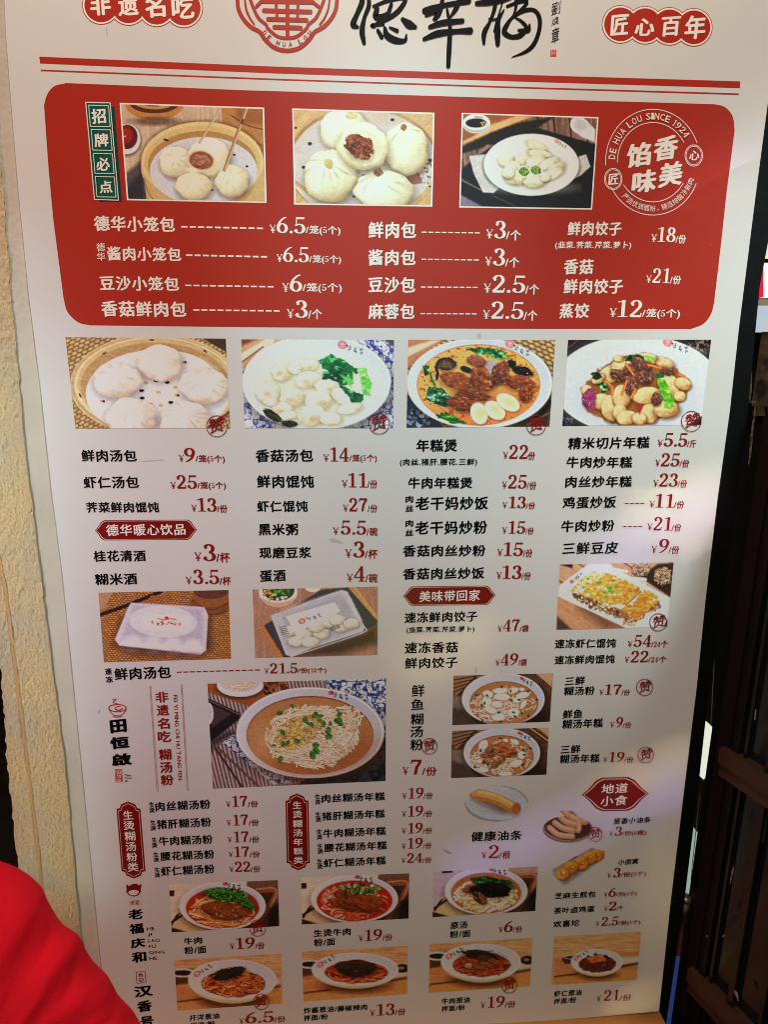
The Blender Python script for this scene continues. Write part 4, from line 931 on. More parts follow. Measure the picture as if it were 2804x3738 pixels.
# 4 steamer with soup dumplings
p = Pic('p4', [(46, 28), (1565, 42), (1608, 890), (140, 892)], 190, 4)
p.weave((214, 172, 118), (130, 84, 44), 62, None, -28)
p.poly([(1350, 40), (1570, 40), (1570, 170)], (84, 56, 46)); p.ell(890, 480, 800, 480, (222, 182, 132)); p.ell(880, 475, 780, 462, (200, 156, 108)); p.ell(895, 475, 765, 450, (230, 196, 148)); p.ell(895, 465, 735, 425, (214, 170, 120)); p.ell(895, 480, 705, 400, (190, 142, 96)); p.grain(.07, 16, 20, 10, 4)
p.ell(920, 560, 680, 415, (222, 214, 220)); p.ell(930, 540, 600, 330, (228, 222, 228), 0, 10, .6)
p.line([(1330, 210), (1560, 400)], 26, (206, 160, 110), .8)
for (x, y, a) in [(416, 180, -30), (1370, 162, 40), (865, 54, 0), (186, 580, 60)]: p.ell(x, y, 20, 8, (60, 44, 46), a)
for (x, y, c) in [(808, 461, 1), (928, 550, 1), (1088, 503, 1), (1102, 577, 2), (852, 662, 1), (950, 674, 1), (1010, 455, 3), (768, 534, 3), (773, 604, 3), (1045, 645, 3), (398, 635, 2), (1170, 265, 2), (905, 440, 3)]:
    p.ell(x, y, 28, 20, (236, 232, 236)); p.ell(x, y, 23, 15, (216, 160, 110) if c < 3 else (24, 18, 20))
    if c == 2: p.ell(x + 12, y, 12, 11, (24, 18, 20))
for i, (x, y, rx, ry, fo) in enumerate([(945, 275, 215, 165, 12), (540, 440, 230, 170, 7), (1358, 490, 230, 172, 14), (670, 790, 245, 185, 13), (1190, 815, 245, 175, 17)]):
    p.bun(x, y, rx, ry, (238, 224, 214), (202, 168, 142), seed=i + 2, folds=fo, famp=.6, shadow=.4, lump=.5, top=(0, -.4), reach=1.15)
p.line([(1600, 740), (1400, 880)], 24, (130, 70, 50)); p.line([(1600, 800), (1480, 892)], 14, (170, 130, 100))
p.build((213, 202, 196), label='photograph of five soup dumplings in a bamboo steamer', con=.34, sat=.80)

# 5 wonton soup with greens
p = Pic('p5', [(52, 48), (1500, 55), (1492, 890), (85, 888)], 190, 5)
p.fill((214, 210, 218)); p.motif(np.ones_like(p.X), (58, 66, 150), 60, 3, .06)
m = p.poly([(40, 40), (460, 45), (60, 340)], (206, 158, 122), 1.5); p.line([(60, 220), (330, 60)], 70, (232, 206, 182)); p.line([(50, 270), (260, 120)], 14, (130, 70, 44)); p.poly([(50, 45), (200, 45), (60, 110)], (120, 66, 46), 5)
p.poly([(1400, 50), (1500, 50), (1500, 120)], (90, 76, 70), 3)
p.bowl(765, 455, 705, 450, (222, 226, 232), (226, 230, 234), shade=(200, 206, 214)); p.ell(760, 530, 560, 375, (222, 222, 202), 0, 20, .9); p.ell(720, 560, 470, 300, (226, 222, 188), 0, 14, .8)
for i, (x, y, rx, ry, ro) in enumerate([(440, 350, 105, 95, -20), (700, 290, 85, 55, 0), (560, 330, 70, 50, 10), (690, 430, 130, 80, -12), (300, 545, 118, 112, 10), (870, 500, 125, 80, 10), (540, 600, 122, 88, 8), (1010, 590, 120, 80, 25), (780, 630, 125, 95, 0), (440, 700, 105, 60, 10), (500, 770, 90, 50, 0), (720, 770, 130, 100, -5), (900, 800, 110, 62, 5), (1080, 700, 120, 60, -10), (330, 640, 70, 40, 0)]):
    p.bun(x, y, rx, ry, (240, 234, 214), (196, 176, 132), ro, seed=i, folds=9, famp=.35, shadow=.25, lump=.6, top=(.1, 0))
    if i in (0, 1, 3, 4, 6, 8, 9, 11, 5): p.ell(x + (i % 3 - 1) * 25, y + 22, rx * .28, ry * .24, (212, 150, 100), ro, 4, .6)
p.leaf([(780, 245), (900, 190), (1000, 235), (1130, 315), (1230, 330), (1130, 380), (1000, 350), (830, 330)], (40, 170, 80), (4, 92, 52), (120, 214, 150), 1)
p.leaf([(820, 370), (960, 300), (1120, 370), (1150, 470), (1000, 480), (900, 420), (820, 430)], (24, 130, 70), (2, 60, 46), (100, 200, 140), 2)
p.leaf([(960, 450), (1080, 520), (1210, 570), (1200, 640), (1110, 650), (1040, 560)], (26, 150, 76), (2, 74, 50), (110, 220, 130), 3)
p.leaf([(1150, 315), (1235, 330), (1290, 470), (1270, 590), (1200, 560), (1180, 440)], (150, 226, 110), (84, 190, 70), (200, 240, 170), 4); p.poly([(1110, 360), (1180, 400), (1190, 540), (1110, 540)], (232, 228, 200), 3); p.poly([(985, 380), (1120, 430), (1090, 500)], (110, 206, 90), 3)
p.blob(350, 770, 95, 40, (74, 76, 50), (22, 26, 22), 35, seed=4, contrast=2); p.blob(510, 845, 75, 30, (60, 66, 50), (18, 24, 22), 5, seed=6, contrast=2)
p.mark(1012, 100, 2.0, 18)
p.build((206, 206, 201), label='photograph of wonton soup with green leaves in a white bowl')

# 6 rice cake casserole with beef
p = Pic('p6', [(78, 52), (1472, 56), (1418, 872), (63, 884)], 190, 6)
p.weave((208, 172, 120), (110, 74, 40), 70, None, 24); p.poly([(60, 40), (420, 45), (60, 330)], (188, 120, 84), 2); p.poly([(70, 130), (300, 60), (380, 60), (70, 215)], (222, 190, 160), 3)
p.poly([(60, 560), (420, 885), (60, 890)], (44, 54, 72), 2); p.chips(180, 790, 120, 80, 40, 22, [(150, 160, 174), (90, 104, 124), (30, 38, 54)], seed=4); p.poly([(1200, 740), (1440, 560), (1420, 885), (1050, 885)], (70, 50, 34), 8); p.line([(1300, 800), (1430, 640)], 40, (24, 20, 18)); p.line([(1200, 860), (1420, 740)], 16, (150, 110, 66))
p.bowl(755, 465, 690, 430, (206, 206, 212), (220, 220, 224), shade=(186, 188, 196))
p.ell(745, 480, 585, 385, (206, 124, 60)); m, u, v, r = p.em(745, 480, 575, 375, 0); col = np.array([222, 166, 88.]) * np.ones_like(p.img); p.img = p.img * (1 - m[..., None]) + col * m[..., None]
m2 = p.em(900, 700, 420, 160, -10, 40)[0] * m; p.img = p.img * (1 - .7 * m2[..., None]) + np.array([206, 88, 34.]) * .7 * m2[..., None]
m3 = np.clip((fbm(p.X / 26, p.Y / 20, 3, 5) - .56) * 8, 0, 1) * m * np.clip((r - .55) * 4, 0, 1); p.img = p.img * (1 - m3[..., None]) + np.array([196, 74, 26.]) * m3[..., None]
p.leaf([(620, 140), (760, 125), (860, 130), (1000, 160), (1000, 215), (900, 250), (860, 200), (740, 195)], (70, 160, 70), (8, 60, 40), (160, 214, 150), 1); p.leaf([(930, 225), (1090, 215), (1010, 250)], (130, 190, 60), (60, 140, 40), None, 2); p.leaf([(215, 300), (280, 290), (270, 380), (230, 390)], (60, 150, 60), (8, 60, 30), (170, 220, 150), 3); p.line([(290, 370), (300, 430), (330, 480)], 22, (40, 110, 70))
p.leaf([(270, 500), (400, 510), (480, 590), (510, 690), (420, 690), (250, 620)], (60, 150, 84), (4, 44, 36), (150, 214, 170), 4); p.leaf([(330, 770), (440, 735), (640, 850), (480, 840)], (110, 190, 50), (20, 80, 30), None, 5)
p.blob(440, 280, 95, 60, (70, 46, 44), (20, 12, 14), 0, seed=2, hi=(180, 160, 160)); p.ell(440, 290, 60, 34, (110, 84, 50), 0, 4); p.line([(340, 310), (360, 370), (350, 420)], 26, (40, 24, 26)); p.blob(630, 335, 60, 30, (54, 34, 34), (14, 8, 10), 20, seed=3, hi=(200, 190, 196)); p.blob(1050, 280, 50, 38, (34, 20, 22), (12, 8, 8), 0, seed=7); p.blob(1165, 350, 100, 42, (44, 30, 32), (12, 8, 10), 15, seed=9, hi=(180, 180, 190))
p.blob(540, 440, 160, 80, (176, 96, 46), (96, 44, 20), 15, seed=11, hi=(214, 160, 110), rough=.2); p.blob(800, 400, 140, 130, (170, 90, 44), (86, 38, 18), -20, seed=12, hi=(220, 160, 120), rough=.3); p.poly([(780, 235), (960, 270), (930, 420), (880, 440), (820, 330)], (170, 150, 158), 3, rough=26); p.blob(950, 360, 80, 110, (150, 84, 52), (80, 36, 24), 20, seed=14, hi=(220, 170, 150)); p.blob(720, 250, 90, 50, (176, 110, 76), (110, 50, 30), 10, seed=15)
p.blob(1130, 460, 150, 70, (172, 92, 48), (96, 44, 20), 10, seed=16, hi=(216, 150, 100)); p.blob(1190, 560, 66, 80, (166, 86, 46), (90, 40, 20), 0, seed=17, hi=(216, 150, 110)); p.blob(690, 580, 160, 46, (150, 78, 44), (80, 36, 24), 8, seed=18, hi=(206, 160, 140)); p.blob(590, 660, 140, 70, (160, 84, 44), (90, 40, 20), 12, seed=19, hi=(216, 160, 110))
for (x, y, rx, ry, ro) in [(750, 750, 80, 105, -20), (900, 720, 110, 76, 38), (1025, 645, 120, 72, 30)]: p.ell(x + 6, y + 10, rx, ry, (150, 60, 24), ro, 3, .8); p.ell(x, y, rx, ry, (238, 218, 180), ro); p.ell(x + 8, y, rx * .6, ry * .5, (224, 196, 140), ro, 6)
p.mark(1042, 92, 2.0, 26)
p.build((200, 198, 190), label='photograph of red beef stew with rice cake slices and greens')

# 7 stir-fried rice cakes
p = Pic('p7', [(142, 54), (1497, 52), (1400, 856), (87, 868)], 190, 7)
p.fill((28, 24, 26)); p.line([(140, 130), (240, 55)], 10, (120, 60, 44)); p.chips(1400, 120, 120, 80, 60, 14, [(110, 84, 76), (80, 60, 56), (140, 110, 96)], seed=3); p.chips(140, 830, 60, 60, 30, 12, [(96, 86, 96), (50, 44, 54)], seed=5)
p.ell(790, 480, 790, 470, (208, 208, 216)); p.ell(780, 480, 720, 420, (198, 200, 208), 0, 30, .7); p.ell(780, 640, 560, 260, (180, 176, 178), 0, 20, .5)
p.poly([(265, 520), (420, 340), (640, 210), (880, 180), (1120, 290), (1300, 440), (1260, 580), (1160, 720), (900, 850), (620, 865), (330, 740)], (150, 92, 40), 3, rough=30)
rs = np.random.RandomState(2)
for (x, y, rx, ry, ro) in [(560, 370, 150, 82, -25), (660, 300, 110, 70, 0), (1090, 480, 130, 95, 60), (1230, 470, 80, 60, 20), (1050, 270, 100, 50, 20), (460, 640, 90, 80, 0), (320, 530, 55, 50, 0), (545, 700, 92, 128, -10), (650, 590, 90, 110, 0), (885, 580, 135, 82, -10), (630, 740, 70, 80, 10), (700, 790, 100, 70, -10), (915, 750, 88, 95, -20), (1075, 710, 120, 85, 0), (1200, 590, 60, 50, 0), (820, 800, 70, 60, 0), (430, 420, 70, 50, -30), (900, 220, 90, 40, 10), (620, 230, 50, 34, 0)]:
    p.bun(x, y, rx, ry, (232, 196, 140), (146, 86, 38), ro, seed=int(x), folds=3, famp=.0, lump=.35, shadow=.65, irr=.08)
p.leaf([(980, 420), (1060, 430), (1150, 620), (1130, 710), (1060, 700), (1020, 560)], (140, 200, 60), (70, 150, 30), (190, 226, 110), 3, 12); p.leaf([(670, 250), (730, 190), (860, 205), (860, 250), (760, 260)], (40, 120, 60), (4, 46, 24), (140, 190, 110), 5); p.leaf([(860, 200), (940, 210), (960, 270), (910, 280)], (170, 206, 90), (110, 160, 50), None, 6, 10); p.leaf([(350, 370), (420, 350), (480, 410), (400, 440)], (36, 110, 54), (6, 40, 20), (110, 170, 90), 7); p.leaf([(420, 470), (480, 440), (540, 530), (470, 560)], (60, 140, 60), (8, 50, 26), (180, 214, 150), 8); p.leaf([(950, 370), (1060, 370), (1050, 410), (980, 430)], (40, 110, 60), (4, 40, 24), None, 9)
p.blob(340, 600, 62, 90, (172, 80, 120), (110, 30, 70), 25, seed=2, hi=(226, 170, 196)); p.ell(370, 690, 30, 50, (150, 60, 100), 30, 3); p.poly([(770, 660), (860, 670), (820, 760)], (160, 50, 50), 3)
for (x, y, rx, ry, ro) in [(620, 390, 92, 52, 20), (870, 390, 80, 84, -20), (740, 480, 60, 92, 15), (980, 610, 50, 66, 0), (800, 270, 66, 58, 20), (1080, 350, 66, 40, 15), (720, 330, 60, 50, 0), (890, 300, 50, 40, 0)]: p.blob(x, y, rx, ry, (148, 98, 78), (70, 36, 26), ro, seed=int(x) % 31, hi=(206, 170, 160))
for (a, b) in [((700, 440), (650, 570)), ((500, 440), (560, 500)), ((780, 520), (740, 600)), ((900, 290), (1020, 320)), ((560, 500), (560, 570)), ((690, 280), (760, 380)), ((1190, 380), (1240, 400))]: p.line([a, b], 26, (214, 92, 40)); p.line([a, b], 8, (240, 150, 90))
p.mark(1085, 78, 2.0, 20)
p.build((205, 200, 188), label='photograph of stir-fried rice cake slices with beef and greens')

# 8 frozen dumpling tray on a woven mat
p = Pic('J', [(262, 105), (1050, 89), (1066, 505), (296, 526)], 170, 8)
p.weave((178, 124, 72), (104, 62, 32), 22, None, 4); p.wood2 = 1
p.poly([(262, 100), (350, 100), (300, 200), (262, 220)], (160, 120, 90), 2); p.line([(270, 240), (440, 180), (640, 100)], 22, (40, 26, 28)); p.line([(590, 135), (625, 140)], 30, (150, 84, 48))
p.ell(945, 175, 118, 66, (60, 34, 22), 0, 6, .7); p.ell(945, 160, 112, 74, (122, 74, 44)); p.ell(945, 130, 112, 62, (136, 84, 50)); p.ell(945, 95, 108, 48, (96, 60, 44)); p.curve([(832, 150), (940, 210), (1050, 170)], 5, (80, 46, 30))
p.poly([(350, 420), (470, 480), (880, 495), (950, 440), (940, 250), (400, 260)], (50, 30, 20), 14, .6)
p.poly([(460, 165), (905, 192), (928, 240), (915, 455), (880, 480), (390, 425), (362, 390), (440, 200)], (188, 177, 188), 2); p.poly([(475, 180), (895, 205), (905, 430), (395, 405)], (168, 156, 168), 6); p.poly([(400, 400), (900, 430), (885, 470), (390, 420)], (198, 188, 198), 3)
p.ell(655, 280, 205, 96, (192, 184, 190), 3, 2); p.poly([(540, 232), (820, 248), (815, 345), (520, 325)], (216, 196, 190), 2)
for i in range(4): p.ell(470 + i * 122, 395 + i * 8, 52, 34, (206, 196, 212), 0, 6, .8); p.ell(470 + i * 122, 455 + i * 8, 44, 14, (130, 100, 110), 0, 4, .6)
p.line([(625, 262), (665, 270), (700, 262), (732, 268)], 8, (196, 110, 96)); p.ell(676, 258, 12, 9, (190, 50, 44)); p.ell(590, 284, 8, 10, (206, 120, 120)); p.ell(756, 296, 8, 10, (206, 120, 120))
for i in range(4):
    x = 628 + i * 32; rs = np.random.RandomState(i)
    for k in range(5): a = rs.uniform(-11, 11, 2); b = a + rs.uniform(-12, 12, 2); p.line([(x + a[0], 287 + i * 2 + a[1]), (x + b[0], 287 + i * 2 + b[1])], 4.5, (176, 40, 34))
p.build((192, 182, 176), label='photograph of a lilac tray of frozen dumplings on a woven mat')

# 9 clear takeaway box
p = Pic('p9', [(127, 97), (1534, 64), (1532, 830), (157, 864)], 180, 9)
p.wood((150, 112, 92), (90, 60, 46), 86, None, .12)
p.poly([(190, 520), (260, 500), (500, 865), (420, 865)], (178, 116, 66), 2); p.poly([(1200, 70), (1290, 70), (1532, 400), (1532, 470), (1480, 400)], (184, 136, 84), 2)
for i in range(16): t = i / 15.; p.line([(205 + t * 230, 560 + t * 310), (265 + t * 220, 530 + t * 310)], 7, (120, 70, 36), .8); p.line([(1215 + t * 300, 90 + t * 340), (1270 + t * 250, 90 + t * 340)], 7, (130, 90, 50), .7)
p.poly([(255, 500), (900, 100), (1200, 75), (1530, 450), (1500, 500), (1050, 700), (520, 865), (480, 860)], (66, 60, 64), 2); p.poly([(520, 862), (1400, 560), (1532, 470), (1532, 700), (1100, 830)], (60, 38, 28), 14, .85)
p.ell(415, 130, 215, 150, (200, 190, 186)); p.ell(415, 190, 180, 105, (190, 140, 116)); p.ell(415, 115, 212, 130, (214, 206, 204)); p.ell(420, 100, 180, 125, (70, 60, 46)); p.chips(330, 140, 80, 70, 30, 16, [(214, 180, 96), (190, 140, 80)], seed=1, edge=(40, 30, 20)); p.chips(450, 130, 110, 70, 60, 16, [(36, 110, 50), (20, 76, 36), (70, 140, 60)], seed=2); p.chips(470, 205, 70, 25, 14, 14, [(228, 214, 200)], seed=3)
p.ell(805, 70, 86, 56, (214, 204, 196)); p.ell(805, 62, 70, 40, (200, 176, 150))
p.poly([(330, 390), (700, 250), (1130, 100), (1195, 120), (1390, 520), (1370, 570), (850, 740), (560, 850), (500, 830)], (170, 165, 168), 2); p.poly([(400, 400), (1100, 150), (1180, 180), (1320, 500), (900, 690), (560, 780), (500, 740)], (146, 142, 148), 10, .8)
for i in range(22): t = i / 21.; p.line([(395 + t * 150, 420 + t * 300), (450 + t * 130, 405 + t * 290)], 6, (198, 192, 190), .8); p.line([(1170 + t * 150, 200 + t * 250), (1230 + t * 130, 180 + t * 260)], 6, (190, 186, 192), .8); p.line([(460 + t * 600, 330 - t * 190), (475 + t * 600, 300 - t * 190)], 5, (190, 188, 196), .7)
for i, (x, y) in enumerate([(560, 560), (700, 600), (900, 590), (1130, 520), (960, 470), (1080, 440), (850, 520), (620, 680), (780, 690), (1240, 480)]): p.bun(x, y, 95, 62, (204, 194, 172), (140, 130, 118), seed=i, folds=10, famp=.3, shadow=.2, lump=.3)
p.poly([(500, 400), (1050, 240), (1110, 340), (620, 580)], (196, 190, 182), 3); p.poly([(590, 450), (1010, 310), (1050, 380), (640, 560)], (214, 210, 208), 3)
p.ell(682, 452, 44, 30, (204, 96, 84), -15); p.ell(682, 452, 22, 15, (226, 150, 136), -15)
rs = np.random.RandomState(3)
for g in range(3):
    for k in range(5): a = rs.uniform(-20, 20, 2); b = a + rs.uniform(-22, 22, 2); x, y = 765 + g * 58, 420 - g * 17; p.line([(x + a[0], y + a[1]), (x + b[0], y + b[1])], 6, (40, 38, 44))
for i in range(5): p.line([(1000 + i * 24, 530 - i * 8), (1010 + i * 24, 560 - i * 8)], 10, (30, 24, 24))
for i in range(5): p.line([(430 + i * 8, 520 + i * 20), (500 + i * 8, 510 + i * 20)], 8, (40, 34, 34), .8)
p.curve([(560, 850), (900, 740), (1370, 580), (1390, 520)], 9, (206, 200, 208))
p.build((180, 173, 166), label='photograph of a clear takeaway box of buns with a label')

# 10 fried bean-skin cake
p = Pic('p10', [(150, 68), (1528, 40), (1452, 824), (104, 860)], 170, 10)
p.wood((178, 128, 96), (120, 80, 60), 32, 300, .12)
p.poly([(150, 60), (300, 60), (300, 110), (150, 70)], (40, 28, 24), 3); p.poly([(1130, 200), (1340, 60), (1530, 50), (1500, 470), (1200, 270)], (60, 42, 36), 3)
p.blob(1130, 120, 110, 90, (186, 146, 112), (96, 66, 48), 0, seed=3, nf=4, hi=(226, 196, 170), contrast=2); p.blob(1400, 210, 110, 110, (180, 140, 104), (90, 62, 44), 0, seed=5, nf=4, hi=(222, 190, 160), contrast=2)
p.poly([(110, 430), (560, 640), (1000, 860), (110, 860)], (178, 122, 84), 2); p.grain(.1, 12, 14, 30, 9); p.poly([(110, 690), (290, 850), (110, 860)], (80, 56, 44), 4); p.poly([(440, 540), (900, 830), (700, 840), (380, 600)], (80, 50, 34), 20, .7)
p.poly([(130, 330), (500, 60), (700, 50), (1480, 470), (1455, 830), (1000, 835), (130, 440)], (196, 194, 200), 2); p.poly([(130, 430), (300, 500), (1010, 830), (960, 835), (130, 450)], (226, 226, 232), 3)
p.curve([(740, 60), (790, 120), (960, 150)], 34, (220, 214, 180)); p.curve([(760, 90), (900, 220), (1180, 250)], 44, (216, 208, 186)); p.curve([(780, 130), (930, 260), (1180, 300)], 34, (206, 200, 180)); p.curve([(770, 90), (900, 220), (1100, 300)], 6, (160, 180, 110))
p.poly([(260, 390), (420, 440), (700, 560), (950, 620), (1060, 750), (1370, 560), (1340, 500), (1000, 770), (700, 640), (430, 500)], (150, 96, 56), 3, rough=30)
p.chips(600, 560, 340, 60, 120, 20, [(206, 156, 104), (150, 92, 52), (226, 190, 140), (110, 62, 36)], rot=25, seed=4, edge=(90, 50, 28)); p.chips(1050, 720, 140, 50, 50, 18, [(206, 156, 104), (150, 92, 52), (226, 190, 140)], rot=-25, seed=5, edge=(90, 50, 28)); p.chips(1300, 590, 80, 30, 24, 16, [(160, 110, 70), (100, 66, 44)], rot=-30, seed=7)
p.leaf([(270, 380), (420, 240), (560, 150), (740, 175), (960, 270), (1130, 350), (1130, 400), (960, 550), (760, 560), (450, 440)], (222, 172, 62), (192, 118, 30), (240, 206, 130), 4, 26)
p.leaf([(1130, 400), (1230, 385), (1340, 460), (1330, 530), (1080, 740), (930, 640), (900, 600), (1060, 510)], (224, 160, 48), (190, 106, 24), (238, 196, 116), 6, 20); p.line([(1130, 400), (1040, 480), (950, 560)], 12, (140, 70, 26))
p.chips(560, 210, 130, 50, 26, 26, [(240, 196, 110), (246, 214, 150)], rot=-20, seed=8); p.chips(1000, 430, 110, 50, 9, 26, [(220, 112, 30)], rot=-30, seed=9); p.chips(400, 330, 70, 60, 22, 20, [(232, 200, 150), (240, 214, 170)], seed=19)
for (x, y, r) in [(620, 285, 34), (435, 342, 22), (750, 350, 34), (770, 388, 34), (795, 262, 18), (830, 340, 20), (690, 400, 22), (1175, 385, 14), (710, 450, 18), (490, 240, 18)]: p.blob(x, y, r, r * .7, (120, 180, 60), (40, 110, 30), 0, seed=x, shadow=0)
for (x, y) in [(815, 430), (1020, 548), (490, 430), (1290, 495)]: p.ell(x, y, 18, 14, (246, 236, 200))
p.ell(292, 275, 26, 24, (176, 96, 96)); rs = np.random.RandomState(4)
for g in range(3):
    for k in range(4): a = rs.uniform(-13, 13, 2); b = a + rs.uniform(-14, 14, 2); x, y = 336 + g * 34, 238 - g * 26; p.line([(x + a[0], y + a[1]), (x + b[0], y + b[1])], 6, (40, 36, 40))
p.poly([(1400, 820), (1450, 730), (1456, 826)], (96, 50, 40), 3)
p.build((172, 168, 160), label='photograph of a golden fried bean-skin cake on a long white plate', con=.34, sat=.80)

# 11 big bowl of noodles in brown broth
p = Pic('p11', [(84, 128), (1588, 83), (1584, 945), (130, 1010)], 240, 11)
p.wood((176, 152, 148), (110, 88, 88), 76, 30, .08)
p.poly([(80, 120), (780, 100), (440, 320), (90, 200)], (150, 92, 48), 2); w_ = p.poly([(80, 120), (780, 100), (440, 320), (90, 200)], 0, ret=True); reg = np.zeros_like(p.X); reg[w_[0]] = w_[1]; p.chips(560, 160, 220, 60, 60, 18, [(110, 56, 30), (160, 96, 56), (70, 34, 20)], seed=2)
p.poly([(200, 620), (330, 530), (800, 960), (900, 960), (640, 975)], (206, 204, 216), 2); reg = np.zeros_like(p.X); r_ = p.poly([(200, 620), (330, 530), (800, 960), (900, 960), (640, 975)], 0, ret=True); reg[r_[0]] = r_[1]; p.motif(reg, (44, 52, 110), 34, 3, .07)
r_ = p.poly([(1040, 90), (1600, 80), (1600, 700), (1350, 400)], (204, 208, 222), 2, ret=True); reg = np.zeros_like(p.X); reg[r_[0]] = r_[1]; p.img = p.img * (1 - reg[..., None]) + np.array([196, 200, 214.]) * reg[..., None]; p.motif(reg, (42, 56, 120), 44, 5, .075)
r_ = p.poly([(1600, 560), (1600, 960), (850, 975), (900, 930), (1300, 860)], 0, ret=True); reg = np.zeros_like(p.X); reg[r_[0]] = r_[1]; p.img = p.img * (1 - reg[..., None]) + np.array([58, 62, 76.]) * reg[..., None]; p.motif(reg, (22, 24, 34), 60, 6, .09)
p.poly([(90, 250), (350, 370), (360, 420), (110, 620), (100, 560)], (46, 34, 40), 2); p.poly([(110, 300), (290, 380), (120, 500)], (84, 66, 70), 2); p.line([(100, 270), (350, 385)], 10, (110, 90, 92)); p.poly([(110, 600), (260, 520), (330, 540), (150, 650), (110, 720)], (60, 48, 54), 8, .8)
p.ell(90, 380, 46, 95, (200, 196, 204)); p.ell(85, 375, 30, 76, (180, 176, 186))
p.ell(360, 155, 200, 100, (40, 20, 14), 0, 5, .6); p.ell(360, 140, 196, 98, (206, 204, 212)); p.ell(360, 115, 170, 80, (188, 186, 194)); p.ell(365, 110, 150, 70, (212, 176, 146)); p.noodles(365, 115, 140, 60, 26, 12, [(226, 200, 176), (214, 180, 150)], (170, 120, 90), seed=1)
p.line([(150, 670), (380, 1000)], 18, (84, 56, 64)); p.line([(170, 665), (520, 995)], 20, (92, 62, 70)); p.line([(160, 660), (515, 985)], 5, (140, 112, 118))
p.bowl(950, 540, 622, 382, (206, 204, 214), (214, 212, 222), shade=(176, 174, 188)); p.ell(948, 560, 535, 330, (130, 80, 48)); p.ell(948, 566, 530, 325, (176, 124, 84)); p.ell(1100, 760, 380, 130, (152, 84, 44), -10, 40, .7); p.ell(560, 620, 120, 140, (196, 152, 118), 0, 30, .6)
p.noodles(965, 560, 400, 262, 300, 12, [(222, 196, 164), (206, 176, 142), (232, 210, 182)], (140, 96, 66), seed=3, curl=1.8, length=1.1, swirl=True)
p.noodles(1180, 430, 240, 130, 60, 13, [(226, 202, 172), (214, 186, 152)], (140, 96, 66), seed=9, curl=2.4); p.noodles(900, 740, 300, 100, 80, 11, [(224, 200, 172), (206, 178, 146)], (140, 96, 66), rot=8, seed=12, curl=1.2)
p.chips(850, 530, 210, 120, 190, 14, [(214, 176, 84), (196, 150, 64), (226, 196, 120), (206, 170, 130)], rot=-25, seed=5, edge=(130, 84, 40))
for i, (x, y, r) in enumerate([(690, 372, 26), (800, 316, 18), (905, 432, 26), (990, 390, 30), (1035, 400, 22), (1030, 436, 20), (960, 470, 22), (1060, 462, 26), (1195, 382, 24), (1185, 435, 34), (1205, 460, 26), (1120, 460, 20), (1100, 520, 30), (1105, 570, 30), (840, 610, 26), (715, 538, 26), (718, 632, 24), (760, 620, 20), (995, 645, 28), (1000, 690, 32), (970, 728, 34), (698, 762, 28), (640, 645, 14), (930, 460, 16), (1180, 350, 14)]):
    p.blob(x, y, r, r * .72, (96, 150, 66), (26, 82, 36), i * 40, seed=i, shadow=.4, hi=(160, 200, 120))
p.mark(1125, 204, 1.7, 14, 1)
p.build((214, 206, 200), con=.42, label='large photograph of noodles in brown broth with spring onion')

